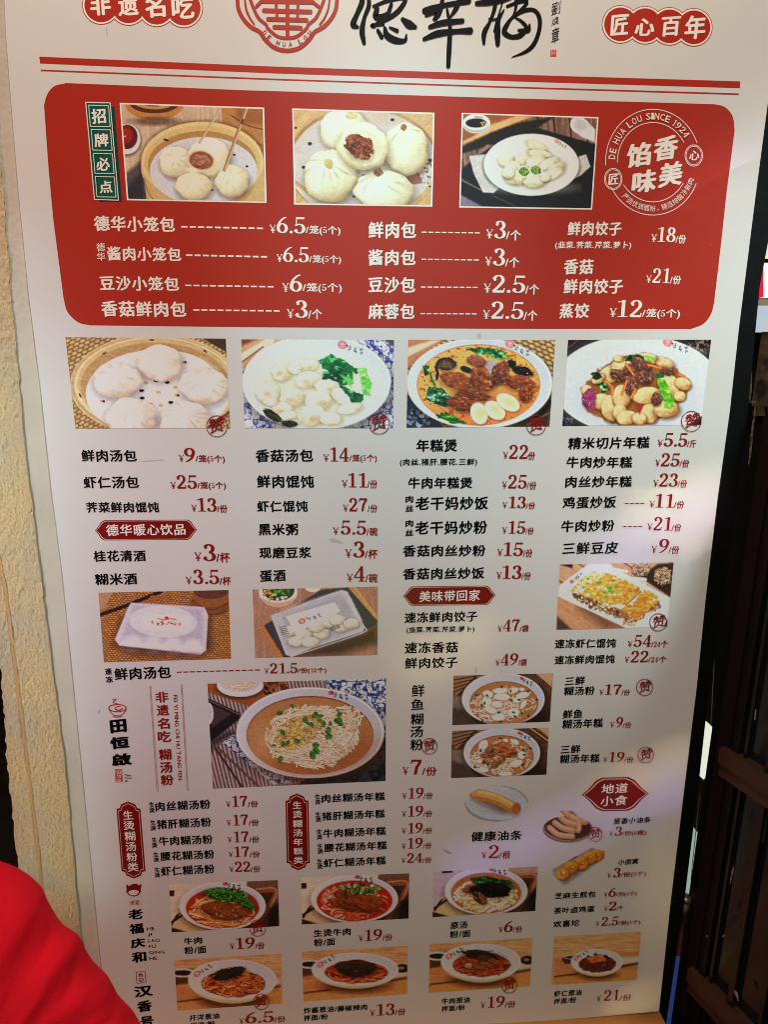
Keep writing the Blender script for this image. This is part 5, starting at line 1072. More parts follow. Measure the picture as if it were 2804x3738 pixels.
# 12, 13 two small bowls of thick soup
for q, (quad, cx, cy, rx, ry, dark_) in enumerate([([(140, 105), (1578, 68), (1532, 765), (125, 815)], 860, 440, 597, 375, 0), ([(122, 898), (1518, 850), (1484, 1528), (104, 1578)], 840, 1215, 552, 358, 1)]):
    p = Pic('p12', quad, 140, 12 + q); oy = 0 if q == 0 else 775
    p.fill((120, 84, 66)); p.weave((132, 92, 72), (56, 36, 30), 40, None, 60); p.poly([(100, 80 + oy), (640, 90 + oy), (180, 400 + oy), (120, 300 + oy)], (150, 112, 84), 2)
    for k in range(4): p.line([(120, 170 + oy + k * 60), (560 - k * 60, 90 + oy + k * 50)], 16, (60, 38, 34)); 
    p.line([(200, 400 + oy), (470, 110 + oy)], 26, (70, 44, 38)); p.poly([(120, 390 + oy), (280, 400 + oy), (440, 800 + oy), (100, 820 + oy)], (132, 116, 108), 3); p.poly([(120, 560 + oy), (280, 600 + oy), (470, 810 + oy), (100, 830 + oy)], (92, 72, 66), 5)
    p.poly([(1340, 60 + oy), (1580, 60 + oy), (1560, 260 + oy)], (190, 150, 124), 2)
    for k in range(2): p.line([(1330 + k * 90 - 110 * q, 60 + oy), (1580 + 20 * k, 270 + oy + 50 * q - k * 100)], 16, (206, 150, 104))
    p.poly([(1540, 640 + oy), (1540, 800 + oy), (1000, 800 + oy), (1300, 720 + oy)], (30, 22, 24), 20, .8)
    p.bowl(cx, cy, rx, ry, (206, 202, 214), (222, 220, 230), shade=(180, 176, 192)); ix, iy = (870, 500) if q == 0 else (840, 1262)
    p.ell(ix, iy, rx * .83, ry * .84, (140, 84, 52)); p.ell(ix, iy + 4, rx * .815, ry * .82, (178, 122, 84))
    p.noodles(ix - 130, iy + 60, rx * .62, ry * .58, 150, 13, [(226, 206, 196), (214, 190, 178)], (160, 108, 82), seed=q, curl=3, length=.3); p.noodles(ix + 60, iy, rx * .7, ry * .7, 70, 12, [(222, 196, 166), (206, 176, 140)], (160, 104, 70), seed=q + 4, curl=3, length=.3)
    L = [(815, 320, 110, 44, -5), (845, 410, 115, 50, 2), (1145, 385, 100, 42, -12), (1010, 320, 80, 40, -20), (625, 480, 66, 90, 0), (640, 370, 78, 50, 15), (775, 520, 85, 46, 10), (1060, 460, 66, 40, 0), (1010, 640, 80, 72, 0), (790, 695, 105, 58, 2), (680, 600, 90, 50, 25), (1150, 520, 34, 70, 30), (1130, 300, 40, 24, 0)] if q == 0 else \
        [(570, 1105, 60, 86, 40), (600, 1230, 80, 34, 0), (1030, 1060, 66, 34, 20), (1130, 1250, 62, 56, 0), (1050, 1370, 90, 50, -20), (520, 1340, 50, 30, 0), (580, 1460, 80, 40, 0), (890, 1520, 110, 32, 0), (660, 1400, 70, 30, 0), (900, 1040, 36, 30, 0)]
    for i, (x, y, a, b, ro) in enumerate(L): p.ell(x + 4, y + 10, a, b, (130, 80, 50), ro, 3, .7); p.bun(x, y, a, b, (238, 236, 222), (200, 192, 172), ro, seed=i, folds=3, famp=.0, shadow=0, lump=.15)
    if q == 1:
        for i, (x, y, a, b, ro) in enumerate([(640, 1240, 110, 50, -8), (790, 1340, 130, 48, -35), (700, 1150, 90, 44, -20), (860, 1160, 120, 80, 0), (940, 1210, 120, 60, 10), (820, 1110, 100, 50, -20), (620, 1350, 60, 30, 20)]): p.blob(x, y, a, b, (190, 128, 84), (110, 60, 34), ro, seed=i, hi=(220, 170, 130))
        p.noodles(870, 1170, 170, 90, 30, 26, [(196, 120, 76), (176, 100, 60)], (96, 46, 28), seed=2, curl=2)
    G = [(475, 382), (627, 390), (838, 265), (968, 328), (1218, 326), (1345, 450), (1088, 452), (975, 462), (548, 535), (590, 500), (795, 634), (1010, 632), (1030, 692), (1130, 640), (1225, 682), (562, 752), (820, 772)] if q == 0 else [(818, 1008), (1255, 1148), (1150, 1175), (535, 1180), (570, 1350), (450, 1422), (1165, 1245), (760, 1415), (640, 1395), (720, 1170), (1140, 1385), (1040, 1220)]
    for i, (x, y) in enumerate(G): p.blob(x, y, 24, 15, (76, 120, 56), (24, 60, 30), i * 33, seed=i, shadow=0)
    p.mark(1125 if q == 0 else 1092, 142 if q == 0 else 930, 2.0, 28, 1)
    p.build((214, 206, 200), con=.45, label=['photograph of thick soup with white rice cake slices', 'photograph of thick soup topped with brown sliced meat'][q])

# 14 fried dough stick on a fluted plate (printed as a cut-out)
p = Pic('N', [(1150, 105), (1550, 105), (1550, 338), (1150, 338)], 110, 14)
p.fill((140, 130, 124)); p.ell(1349, 222, 191, 108, (150, 152, 160), 4); p.ell(1349, 216, 188, 103, (190, 194, 202), 4)
for k in range(44): a = k / 44 * 2 * math.pi; p.line([(1349 + 120 * math.cos(a), 216 + 62 * math.sin(a)), (1349 + 182 * math.cos(a), 216 + 98 * math.sin(a))], 3, (160, 164, 174), .8)
p.ell(1345, 225, 118, 58, (172, 174, 182), 4, 5); p.poly([(1200, 195), (1290, 180), (1480, 250), (1480, 290), (1380, 280)], (110, 90, 76), 10, .7)
p.curve([(1215, 160), (1340, 190), (1465, 252)], 66, (186, 124, 66)); p.curve([(1213, 152), (1340, 180), (1468, 244)], 40, (216, 160, 96)); p.curve([(1225, 145), (1340, 170), (1450, 224)], 14, (232, 188, 130), soft=3); p.ell(1468, 250, 28, 34, (170, 106, 54), 20, 3); p.ell(1212, 152, 22, 26, (206, 150, 90), 0, 3); p.grain(.08, 9, 3, 22, 3)
p.build((214, 206, 198), 'food_cutout', 'fried dough stick on a fluted plate', cut=(((p.X - 1349) / 193) ** 2 + ((p.Y - 220) / 111) ** 2 < 1).astype(float))

# 15 small fried dough sticks in a basket
p = Pic('p23', [(50, 320), (580, 320), (580, 660), (50, 660)], 110, 15)
p.fill((136, 118, 108)); p.ell(315, 520, 256, 136, (120, 96, 80), 3); p.ell(315, 508, 254, 132, (150, 124, 106), 3); p.ell(315, 502, 236, 118, (76, 48, 42), 3)
for k in range(60): a = k / 60 * 2 * math.pi; p.line([(315 + 244 * math.cos(a), 512 + 124 * math.sin(a)), (315 + 254 * math.cos(a), 520 + 136 * math.sin(a))], 4, (94, 70, 60), .7)
st = [([(290, 345), (360, 400), (480, 430)], 60), ([(350, 390), (440, 430), (490, 440)], 66), ([(240, 390), (300, 440), (390, 470)], 62), ([(430, 440), (430, 500), (420, 530)], 50), ([(185, 450), (260, 500), (370, 530)], 60), ([(130, 500), (220, 570), (360, 590)], 58)]
for pts, w in st: p.curve([(x + 4, y + 12) for x, y in pts], w, (70, 44, 34), alpha=.8); p.curve(pts, w, (186, 134, 92)); p.curve([(x - 2, y - 10) for x, y in pts], w * .45, (212, 166, 122), soft=4)
p.grain(.07, 14, 3, 25, 3)
cutm = (((p.X - 315) / 256) ** 2 + ((p.Y - 516) / 138) ** 2 < 1) | ((np.abs(p.X - (300 + (p.Y - 330) * .9)) < 70) & (p.Y > 326) & (p.Y < 470) & (p.X > 212))
p.build((214, 204, 194), 'food_cutout', 'six small fried dough sticks in a round basket', cut=cutm.astype(float))

# 16 tray of small fried doughnuts
p = Pic('p23', [(140, 680), (700, 680), (700, 1085), (140, 1085)], 110, 16)
p.fill((140, 128, 118)); tr = [(150, 920), (560, 695), (690, 740), (688, 810), (320, 1072), (260, 1078), (160, 970)]
p.poly(tr, (170, 160, 166), 2); p.poly([(160, 930), (560, 700), (600, 720), (215, 960)], (156, 136, 126), 3); p.poly([(320, 1072), (688, 815), (690, 780), (310, 1040)], (190, 184, 190), 3); p.poly([(260, 1060), (320, 1060), (680, 800), (670, 760), (300, 1000)], (150, 134, 134), 8)
for i in range(6): p.line([(330 + i * 13, 828 - i * 7), (340 + i * 13, 822 - i * 6)], 11, (60, 46, 44))
for i, (x, y) in enumerate([(615, 775), (535, 800), (455, 860), (355, 900), (265, 962)]):
    p.bun(x, y, 72, 66, (234, 160, 62), (166, 84, 22), -30, seed=i, folds=7, famp=.15, shadow=.5, lump=.3); p.ell(x + 2, y, 26, 22, (184, 96, 26), -30, 3); p.ell(x + 8, y - 4, 12, 10, (240, 190, 110), 0, 2)
p.poly([(255, 955), (270, 930), (282, 950), (272, 975)], (246, 226, 200), 2)
rr_ = p.poly(tr, 0, ret=True); cm = np.zeros_like(p.X); cm[rr_[0]] = rr_[1]
p.build((214, 204, 194), 'food_cutout', 'paper tray of five small fried dough rings', cut=cm)

# 17-19 noodle bowls on trays
def tray_bowl(c, quad, cx, cy, rx, ry, seed, kind, white, label, nx=130):
    p = Pic(c, quad, nx, seed); x0, y0 = p.q[0]; x1, y1 = p.q[2]; W_ = p.q[1][0] - p.q[0][0]; H_ = p.q[3][1] - p.q[0][1]; k = W_ / 660.
    U = lambda u, v: (p.q[0][0] + u * W_, p.q[0][1] + v * H_ + u * (p.q[1][1] - p.q[0][1]))
    p.fill((214, 190, 170)); p.grain(.07, 20 * k, 6, -8, 2)
    p.poly([U(0, .92), U(.1, .5), U(.3, .1), U(.5, .1), U(.5, 1), U(0, 1)], (206, 170, 132), 2); p.line([U(.02, .85), U(.12, .5), U(.26, .2)], 14 * k, (50, 30, 26)); p.line([U(.06, .62), U(.2, .42)], 12 * k, (226, 200, 170)); p.line([U(.02, .8), U(.16, .6)], 16 * k, (70, 42, 34)); p.poly([U(0, .88), U(.18, 1.02), U(0, 1.05)], (70, 42, 36), 2)
    if kind != 2: p.poly([U(0, .12), U(.05, .12), U(.05, .24), U(0, .24)], (84, 34, 34), 1)
    else: p.poly([U(0, .0), U(.32, -.02), U(.12, .5), U(0, .8)], (186, 164, 172), 2); p.line([U(.1, .02), U(.18, .02)], 16 * k, (30, 24, 28))
    p.poly([U(.72, -.05), U(1.01, -.05), U(1.01, 1.02), U(.66, 1.02)], (126, 90, 76) if kind != 2 else (176, 140, 112), 2); p.poly([U(.85, .18), U(1, .16), U(1, 1), U(.7, 1)], (88, 58, 50), 4)
    p.curve([U(.8, .2), U(.97, .2), U(.98, .34), U(.9, .6), U(.78, 1.02)], 34 * k, (150, 92, 60)); p.curve([U(.8, .17), U(.96, .16), U(.985, .3), U(.93, .55)], 8 * k, (190, 136, 100)); p.poly([U(.93, .62), U(1.01, .5), U(1.01, 1.02), U(.9, 1.02)], (44, 34, 34), 4)
    p.bowl(cx, cy, rx, ry, (212, 204, 222), (226, 220, 234), shade=(186, 178, 200)); ix, iy = cx, cy + ry * .08
    if kind == 0:
        p.ell(ix, iy, rx * .85, ry * .84, (176, 60, 32)); p.noodles(ix, iy + ry * .1, rx * .78, ry * .74, 90, 12 * k, [(226, 150, 96), (214, 126, 76), (232, 176, 126)], (150, 44, 24), seed=seed, curl=1.2, length=.9, swirl=True)
        for i, (a, b, c1, d) in enumerate([(-.05, .05, .42, .34), (.3, .12, .34, .3), (.05, .3, .3, .2), (-.25, .0, .22, .22)]): p.blob(ix + a * rx, iy + b * ry, c1 * rx, d * ry, (166, 96, 52), (112, 54, 28), 8, seed=seed + i, rough=.15, contrast=.7)
        p.blob(ix + .08 * rx, iy - .55 * ry, .5 * rx, .28 * ry, (90, 140, 60), (24, 66, 30), 6, seed=3, nf=5, contrast=2.4, rough=.2); p.blob(ix + .5 * rx, iy - .25 * ry, .3 * rx, .2 * ry, (84, 130, 56), (24, 64, 30), 30, seed=5, nf=5, contrast=2.4); p.chips(ix + .1 * rx, iy - .5 * ry, .55 * rx, .3 * ry, 60, 9 * k, [(110, 160, 70), (50, 110, 40), (26, 76, 30)], seed=2); p.chips(ix, iy + .1 * ry, .55 * rx, .3 * ry, 14, 6 * k, [(150, 170, 70)], seed=6)
    if kind == 1:
        p.ell(ix, iy, rx * .87, ry * .86, (180, 50, 28)); p.noodles(ix, iy + ry * .05, rx * .8, ry * .78, 100, 13 * k, [(214, 110, 80), (200, 84, 56), (226, 150, 120)], (130, 30, 20), seed=seed, curl=2.5, length=.6); p.chips(ix - .6 * rx, iy, .18 * rx, .5 * ry, 26, 8 * k, [(230, 190, 190), (226, 150, 130)], seed=4)
        for i, (a, b, c1, d) in enumerate([(-.2, -.2, .26, .2), (.15, -.15, .3, .2), (.4, 0, .26, .2), (-.25, .12, .3, .24), (.1, .2, .34, .26), (-.02, .05, .2, .16), (.3, .25, .24, .18)]): p.blob(ix + a * rx, iy + b * ry, c1 * rx, d * ry, (170, 96, 50), (104, 46, 24), 10, seed=seed + i, rough=.2, contrast=.8)
        p.chips(ix + .1 * rx, iy - .5 * ry, .5 * rx, .22 * ry, 60, 12 * k, [(150, 170, 96), (110, 140, 70), (190, 206, 140), (70, 100, 44)], seed=3, edge=(60, 40, 20))
    if kind == 2:
        p.ell(ix, iy, rx * .85, ry * .86, (176, 110, 60)); p.noodles(ix, iy + ry * .12, rx * .78, ry * .7, 90, 17 * k, [(236, 206, 162), (222, 186, 140), (240, 220, 186)], (160, 104, 60), seed=seed, curl=1.1, length=1, swirl=True)
        p.blob(ix - .3 * rx, iy - .25 * ry, .3 * rx, .2 * ry, (190, 130, 70), (110, 66, 34), -20, seed=3); p.leaf([(ix - .4 * rx, iy - .62 * ry), (ix, iy - .72 * ry), (ix + .6 * rx, iy - .5 * ry), (ix + .72 * rx, iy - .25 * ry), (ix + .1 * rx, iy - .2 * ry), (ix - .3 * rx, iy - .4 * ry)], (36, 112, 56), (8, 48, 28), (90, 160, 90), 4, 14)
        p.blob(ix + .12 * rx, iy - .12 * ry, .48 * rx, .32 * ry, (36, 34, 36), (10, 10, 12), 0, seed=8, contrast=1.2, hi=(90, 90, 96)); p.blob(ix - .14 * rx, iy + .22 * ry, .2 * rx, .2 * ry, (150, 106, 60), (60, 40, 26), 40, seed=9, contrast=2)
    p.mark(cx + rx * (.06 if kind != 2 else .12), cy - ry * .93, 1.1 * k, 12, 1)
    p.build(white, label=label, con=.5)
tray_bowl('M', [(690, 712), (1350, 684), (1360, 962), (708, 1000)], 1015, 840, 262, 145, 17, 0, (214, 202, 198), 'photograph of red beef noodles with chopped coriander')
tray_bowl('p18', [(72, 160), (1560, 104), (1552, 724), (82, 806)], 808, 455, 600, 325, 18, 1, (214, 202, 198), 'photograph of red noodles with sliced beef and celery', 130)
tray_bowl('p19', [(142, 150), (1530, 80), (1494, 666), (124, 748)], 848, 405, 546, 312, 19, 2, (214, 202, 198), 'photograph of pale noodles with black fungus and greens', 130)

# 20-23 dry noodle bowls on wooden boards
def dry_bowl(c, quad, cx, cy, rx, ry, seed, kind, white, label, nx=125):
    p = Pic(c, quad, nx, seed); W_ = p.q[1][0] - p.q[0][0]; H_ = p.q[3][1] - p.q[0][1]; k = W_ / 640.
    U = lambda u, v: (p.q[0][0] + u * W_, p.q[0][1] + v * H_ + u * (p.q[1][1] - p.q[0][1]))
    sl = math.degrees(math.atan2(p.q[1][1] - p.q[0][1], W_))
    p.fill((214, 154, 112)); p.grain(.16, 9 * k, 12, sl + 2, 2); p.poly([U(0, .45), U(1, .4), U(1, 1.05), U(0, 1.05)], (204, 134, 88), 4); p.grain(.12, 8 * k, 10, sl + 4, 5)
    p.poly([U(0, .82), U(.28, .78), U(.28, .84), U(0, .9)], (60, 36, 24), 2); p.poly([U(.7, .68), U(1, .6), U(1, .66), U(.72, .74)], (76, 50, 36), 3); p.poly([U(.75, .5), U(1, .5), U(1, .62), U(.78, .66)], (206, 184, 156), 4); p.poly([U(.0, .84), U(.4, .8), U(1, .76), U(1, 1.05), U(0, 1.05)], (210, 142, 84), 3)
    if kind != 3:
        p.poly([U(0, .2), U(.22, .18), U(.2, .45), U(0, .5)], (96, 66, 48), 3); p.ell(*U(.08, .26), .13 * W_, .09 * H_, (206, 194, 190)); p.ell(*U(.08, .26), .09 * W_, .055 * H_, (40, 40, 32))
    else: p.ell(*U(.2, .5), .11 * W_, .07 * H_, (76, 52, 42)); p.poly([U(.1, .45), U(.3, .43), U(.27, .57), U(.12, .58)], (84, 56, 44), 2); p.ell(*U(.2, .45), .085 * W_, .04 * H_, (190, 176, 170)); p.ell(*U(.2, .45), .065 * W_, .028 * H_, (50, 40, 36))
    if kind in (1, 2): p.ell(*U(.95, .45), .07 * W_, .09 * H_, (44, 32, 34)); p.ell(*U(.94, .44), .03 * W_, .03 * H_, (150, 120, 110))
    p.ell(cx, cy + ry * 1.05, rx * .75, ry * .45, (70, 44, 30), 0, 6, .75); p.ell(cx, cy + ry * .62, rx * .62, ry * .62, (168, 132, 100)); p.ell(cx, cy + ry * .28, rx * .93, ry * .9, (206, 178, 142)); p.ell(cx, cy + ry * .12, rx * .99, ry * .93, (222, 202, 176))
    p.bowl(cx, cy, rx, ry, (214, 204, 210), (228, 216, 218), shade=(196, 184, 194), shadow=0)
    ix, iy = cx + rx * .02, cy + ry * .2
    if kind == 0: cs, ec = [(206, 110, 62), (190, 88, 48), (216, 136, 84)], (96, 36, 20)
    elif kind == 1: cs, ec = [(206, 84, 44), (190, 66, 34), (214, 110, 64)], (84, 26, 16)
    elif kind == 2: cs, ec = [(186, 84, 50), (166, 64, 38), (200, 104, 64)], (80, 28, 18)
    else: cs, ec = [(130, 66, 44), (110, 50, 36), (96, 44, 34)], (60, 26, 20)
    p.ell(ix, iy, rx * .72, ry * .66, (130, 56, 34)); p.noodles(ix, iy, rx * .72, ry * .66, 80, 11 * k, cs, ec, seed=seed, curl=2.2, length=.8); p.noodles(ix, iy - ry * .25, rx * .5, ry * .5, 40, 11 * k, cs, ec, seed=seed + 3, curl=2.2, length=.8)
    if kind == 0: p.blob(ix - .1 * rx, iy - .5 * ry, .36 * rx, .3 * ry, (62, 58, 40), (24, 24, 20), -12, seed=4, rough=.4, contrast=1.6); p.line([(ix - .3 * rx, iy - .7 * ry), (ix - .05 * rx, iy - .8 * ry)], 6 * k, (150, 90, 60))
    if kind == 1:
        p.blob(ix, iy - .25 * ry, .42 * rx, .52 * ry, (92, 54, 42), (48, 26, 22), 0, seed=6, rough=.15, contrast=1.0, hi=(150, 120, 100)); p.blob(ix - .3 * rx, iy - .4 * ry, .18 * rx, .26 * ry, (90, 66, 40), (50, 34, 22), 0, seed=2); p.blob(ix + .32 * rx, iy - .35 * ry, .16 * rx, .26 * ry, (84, 60, 38), (46, 32, 22), 0, seed=3)
    if kind == 2:
        p.blob(ix, iy - .55 * ry, .46 * rx, .3 * ry, (76, 54, 36), (34, 24, 20), 5, seed=5, rough=.4); p.blob(ix + .05 * rx, iy - .3 * ry, .22 * rx, .3 * ry, (110, 66, 48), (70, 36, 28), 0, seed=7)
        for i, (a, b) in enumerate([(-.2, -.15), (.15, 0), (-.3, .1), (.35, -.15), (-.05, .15)]): p.blob(ix + a * rx, iy + b * ry, .2 * rx, .16 * ry, (176, 106, 64), (120, 60, 36), 15, seed=i)
        p.blob(ix - .33 * rx, iy + .05 * ry, .09 * rx, .16 * ry, (200, 176, 150), (150, 110, 84), 0, seed=1)
    if kind == 3:
        p.chips(ix, iy - .5 * ry, .4 * rx, .25 * ry, 26, 14 * k, [(60, 52, 36), (84, 70, 44)], seed=3)
        for i, (a, b) in enumerate([(-.1, -.5), (.1, -.6), (.2, -.35), (-.15, -.2), (.05, -.3), (-.25, -.4)]): p.blob(ix + a * rx, iy + b * ry, .15 * rx, .17 * ry, (236, 140, 84), (196, 90, 44), 0, seed=i)
    p.mark(*( (cx - rx * .8, cy - ry * .28)), .95 * k, -32)
    p.build(white, label=label, con=.5)
dry_bowl('M', [(722, 1170), (1368, 1128), (1378, 1430), (742, 1474)], 1075, 1285, 268, 120, 20, 0, (222, 206, 196), 'photograph of dry scallion oil noodles with dark greens')
dry_bowl('p18', [(84, 1184), (1540, 1100), (1530, 1762), (102, 1866)], 816, 1420, 598, 222, 21, 1, (222, 206, 196), 'photograph of dry noodles topped with dark bean sauce')
dry_bowl('p19', [(105, 1102), (1464, 1022), (1424, 1656), (88, 1742)], 778, 1328, 525, 230, 22, 2, (222, 206, 196), 'photograph of dry noodles with sliced beef and greens')
dry_bowl('p23', [(176, 1600), (1056, 1552), (1010, 2036), (142, 2086)], 608, 1850, 262, 125, 23, 3, (222, 206, 196), 'photograph of dark dry noodles topped with shrimps')
# ------------------------------------------------------------------ the place round the board
def P3(px, py, dep): return at(px, py, dep)
def strip(name, left, right, dep, m, parent=None, thick=0.02, nsub=1):
    """slab in a plane y = dep between two pixel polylines (same count)"""
    A = [P3(*p, dep) for p in left]; Bq = [P3(*p, dep) for p in right]; k = len(A)
    V = A + Bq + [p + np.array([0, thick, 0]) for p in A + Bq]
    fs = []
    for i in range(k - 1):
        fs += [(i, i + 1, k + i + 1, k + i), (2 * k + i, 3 * k + i, 3 * k + i + 1, 2 * k + i + 1), (i, 2 * k + i, 2 * k + i + 1, i + 1), (k + i, k + i + 1, 3 * k + i + 1, 3 * k + i)]
    fs += [(0, k, 3 * k, 2 * k), (k - 1, 3 * k - 1, 4 * k - 1, 2 * k - 1)]
    return link(name, V, fs, m, parent)

# left: smooth plaster margin, then rough stucco with a groove, then its outer arris
m_plaster = mat('grey_plaster', lin((186, 178, 164)), .75, noise=(9, 8, lin((200, 192, 176)), .3, .7), bump=(140, 6, .3, .002), spec=.2)
m_stucco = mat('rough_sand_stucco', lin((206, 180, 134)), .9, noise=(300, 10, lin((182, 158, 120)), .4, .66), bump=(600, 4, .5, .001), spec=.1)
def cloudy(m, col, scale, lo, hi):
    """large soft patches of a second colour over whatever the material already has"""
    nt = m.node_tree; bs = nt.nodes['Principled BSDF']; old = bs.inputs['Base Color'].links[0].from_socket
    tc = nt.nodes.new('ShaderNodeTexCoord'); n = nt.nodes.new('ShaderNodeTexNoise'); n.inputs['Scale'].default_value = scale; n.inputs['Detail'].default_value = 5
    mr = nt.nodes.new('ShaderNodeMapRange'); mr.inputs[1].default_value = lo; mr.inputs[2].default_value = hi
    mx = nt.nodes.new('ShaderNodeMix'); mx.data_type = 'RGBA'; mx.inputs['B'].default_value = (*[float(v) for v in col], 1)
    nt.links.new(tc.outputs['Object'], n.inputs['Vector']); nt.links.new(n.outputs['Fac'], mr.inputs[0]); nt.links.new(mr.outputs[0], mx.inputs['Factor'])
    nt.links.new(old, mx.inputs['A']); nt.links.new(mx.outputs['Result'], bs.inputs['Base Color'])
cloudy(m_stucco, lin((176, 164, 144)), 9, .42, .7)
rng = np.random.RandomState(5)
def vnoise(x, y, seed=0):
    xi = np.floor(x).astype(int); yi = np.floor(y).astype(int); fx = x - xi; fy = y - yi
    fx = fx * fx * (3 - 2 * fx); fy = fy * fy * (3 - 2 * fy)
    def h(a, b):
        n = (a * 374761393 + b * 668265263 + seed * 1442695041) & 0x7fffffff
        n = (n ^ (n >> 13)) * 1274126177 & 0x7fffffff
        return ((n ^ (n >> 16)) & 0xffff) / 65535.0
    return (h(xi, yi) * (1 - fx) + h(xi + 1, yi) * fx) * (1 - fy) + (h(xi, yi + 1) * (1 - fx) + h(xi + 1, yi + 1) * fx) * fy
def fbm(x, y, o=4, seed=0):
    s = 0; a = .5; t = 0
    for i in range(o):
        s = s + a * vnoise(x * 2 ** i, y * 2 ** i, seed + i * 17); t += a; a *= .55
    return s / t
Lf = np.array([edge_l for edge_l in [(12, -60), (20, 120), (38, 360), (66, 700), (104, 1080), (145, 1400), (188, 1800), (227, 2100), (268, 2500), (308, 2900), (340, 3230), (369, 3523), (392, 3790)]], float)
def left_edge_x(z):
    zz = np.array([B(*p)[1] for p in Lf]); xx = np.array([B(*p)[0] for p in Lf]); return np.interp(-z, -zz, xx)
z0, z1 = B(392, 3790)[1], B(12, -60)[1]
rows = 900
ZR = np.linspace(z1 + .02, z0 - .02, rows)
xb = left_edge_x(ZR)
margin = np.interp(-ZR, [-B(0, 700)[1], -B(62, 1500)[1], -B(130, 2200)[1], -B(215, 2800)[1], -B(275, 3400)[1]],
                   [B(66, 700)[0] - B(-5, 700)[0], B(154, 1500)[0] - B(62, 1500)[0], B(237, 2200)[0] - B(145, 2200)[0], B(298, 2800)[0] - B(225, 2800)[0], B(355, 3400)[0] - B(280, 3400)[0]])
wall = None
def wall_grid(name, xl, xr, cols, hfun, m):
    u = np.linspace(0, 1, cols); X = xl[:, None] * (1 - u) + xr[:, None] * u; Z = np.repeat(ZR[:, None], cols, 1)
    Y = hfun(X, Z, u); V = np.stack([X, Y, Z], -1).reshape(-1, 3)
    i = np.arange(rows - 1)[:, None] * cols + np.arange(cols - 1)[None, :]
    Fq = np.stack([i, i + cols, i + cols + 1, i + 1], -1).reshape(-1, 4)
    c = (V.min(0) + V.max(0)) / 2
    me = bpy.data.meshes.new(name); me.vertices.add(len(V)); me.vertices.foreach_set('co', (V - c).ravel())
    me.loops.add(Fq.size); me.loops.foreach_set('vertex_index', Fq.ravel().astype(np.int32))
    me.polygons.add(len(Fq)); me.polygons.foreach_set('loop_start', (np.arange(len(Fq)) * 4).astype(np.int32)); me.update()
    me.validate(); me.materials.append(m); me.polygons.foreach_set('use_smooth', [True] * len(Fq))
    o = bpy.data.objects.new(name, me); C.objects.link(o); o.location = c; WLOC[o.name] = c; return o
def h_margin(X, Z, u):
    return .006 + .0012 * (fbm(X * 40, Z * 30, 4, 3) - .5) + .0004 * vnoise(X * 300, Z * 300, 9) + .02 * np.clip((X - xb[:, None] + .0035) / .0025, 0, 1)
wm = wall_grid('plaster_margin', xb - margin + 0 * xb, xb + .012, 44, h_margin, m_plaster)
wm['kind'] = 'structure'
# the stucco is cut off at its outer arris
XL = np.interp(-ZR, [-B(0, 1500)[1], -B(0, 2150)[1], -B(20, 2800)[1], -B(58, 3160)[1], -B(110, 3700)[1]],
               [B(-160, 1500)[0], B(-30, 2150)[0], B(13, 2800)[0], B(52, 3160)[0], B(105, 3700)[0]])
XG = np.interp(-ZR, [-B(0, 1900)[1], -B(0, 2150)[1], -B(95, 2800)[1], -B(138, 3160)[1], -B(200, 3700)[1]],
               [B(-40, 1900)[0], B(12, 2150)[0], B(96, 2800)[0], B(138, 3160)[0], B(195, 3700)[0]])
def h_stucco(X, Z, u):
    g = np.abs(X - XG[:, None]); n = fbm(X * 210, Z * 170, 5, 21); l = vnoise(X * 700, Z * 600, 5); big = fbm(X * 14, Z * 9, 3, 8)
    h = .0062 - .0028 * n - .0008 * l - .0006 * big + .003 * np.exp(-(g / .002) ** 2)
    return h + np.where(u < .03, .02 * (.03 - u) / .03, 0)
wr = (xb - margin) + .004 * (fbm(ZR * 60, ZR * 0, 3, 4) - .5)
ws = wall_grid('stucco_wall', XL + .003 * (vnoise(ZR * 120, ZR * 0, 2) - .5), wr + .003, 190, h_stucco, m_stucco)
ws['kind'] = 'structure'
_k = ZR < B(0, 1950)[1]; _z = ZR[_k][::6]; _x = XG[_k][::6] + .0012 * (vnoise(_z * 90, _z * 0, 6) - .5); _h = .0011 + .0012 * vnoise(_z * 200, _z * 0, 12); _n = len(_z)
rl = link('groove_light_strip', np.concatenate([np.column_stack([_x - _h, np.full(_n, .0031), _z]), np.column_stack([_x + _h, np.full(_n, .0031), _z])]), [(i, i + 1, _n + i + 1, _n + i) for i in range(_n - 1)], mat('groove_light_orange', lin((200, 140, 72)), .8, noise=(60, 5, lin((186, 150, 104)), .3, .7)))  # orange light along the groove, put in as a coloured strip
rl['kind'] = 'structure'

# dark interior behind everything, the floor and the far glow of the shop
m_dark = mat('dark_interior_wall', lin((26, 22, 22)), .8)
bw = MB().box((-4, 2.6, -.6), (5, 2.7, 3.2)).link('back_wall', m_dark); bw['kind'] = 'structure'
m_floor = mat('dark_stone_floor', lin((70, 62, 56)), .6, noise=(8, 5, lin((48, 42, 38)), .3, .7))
fl = MB().box((-4, -2, -.65), (5, 2.7, -.6)).link('floor', m_floor); fl['kind'] = 'structure'

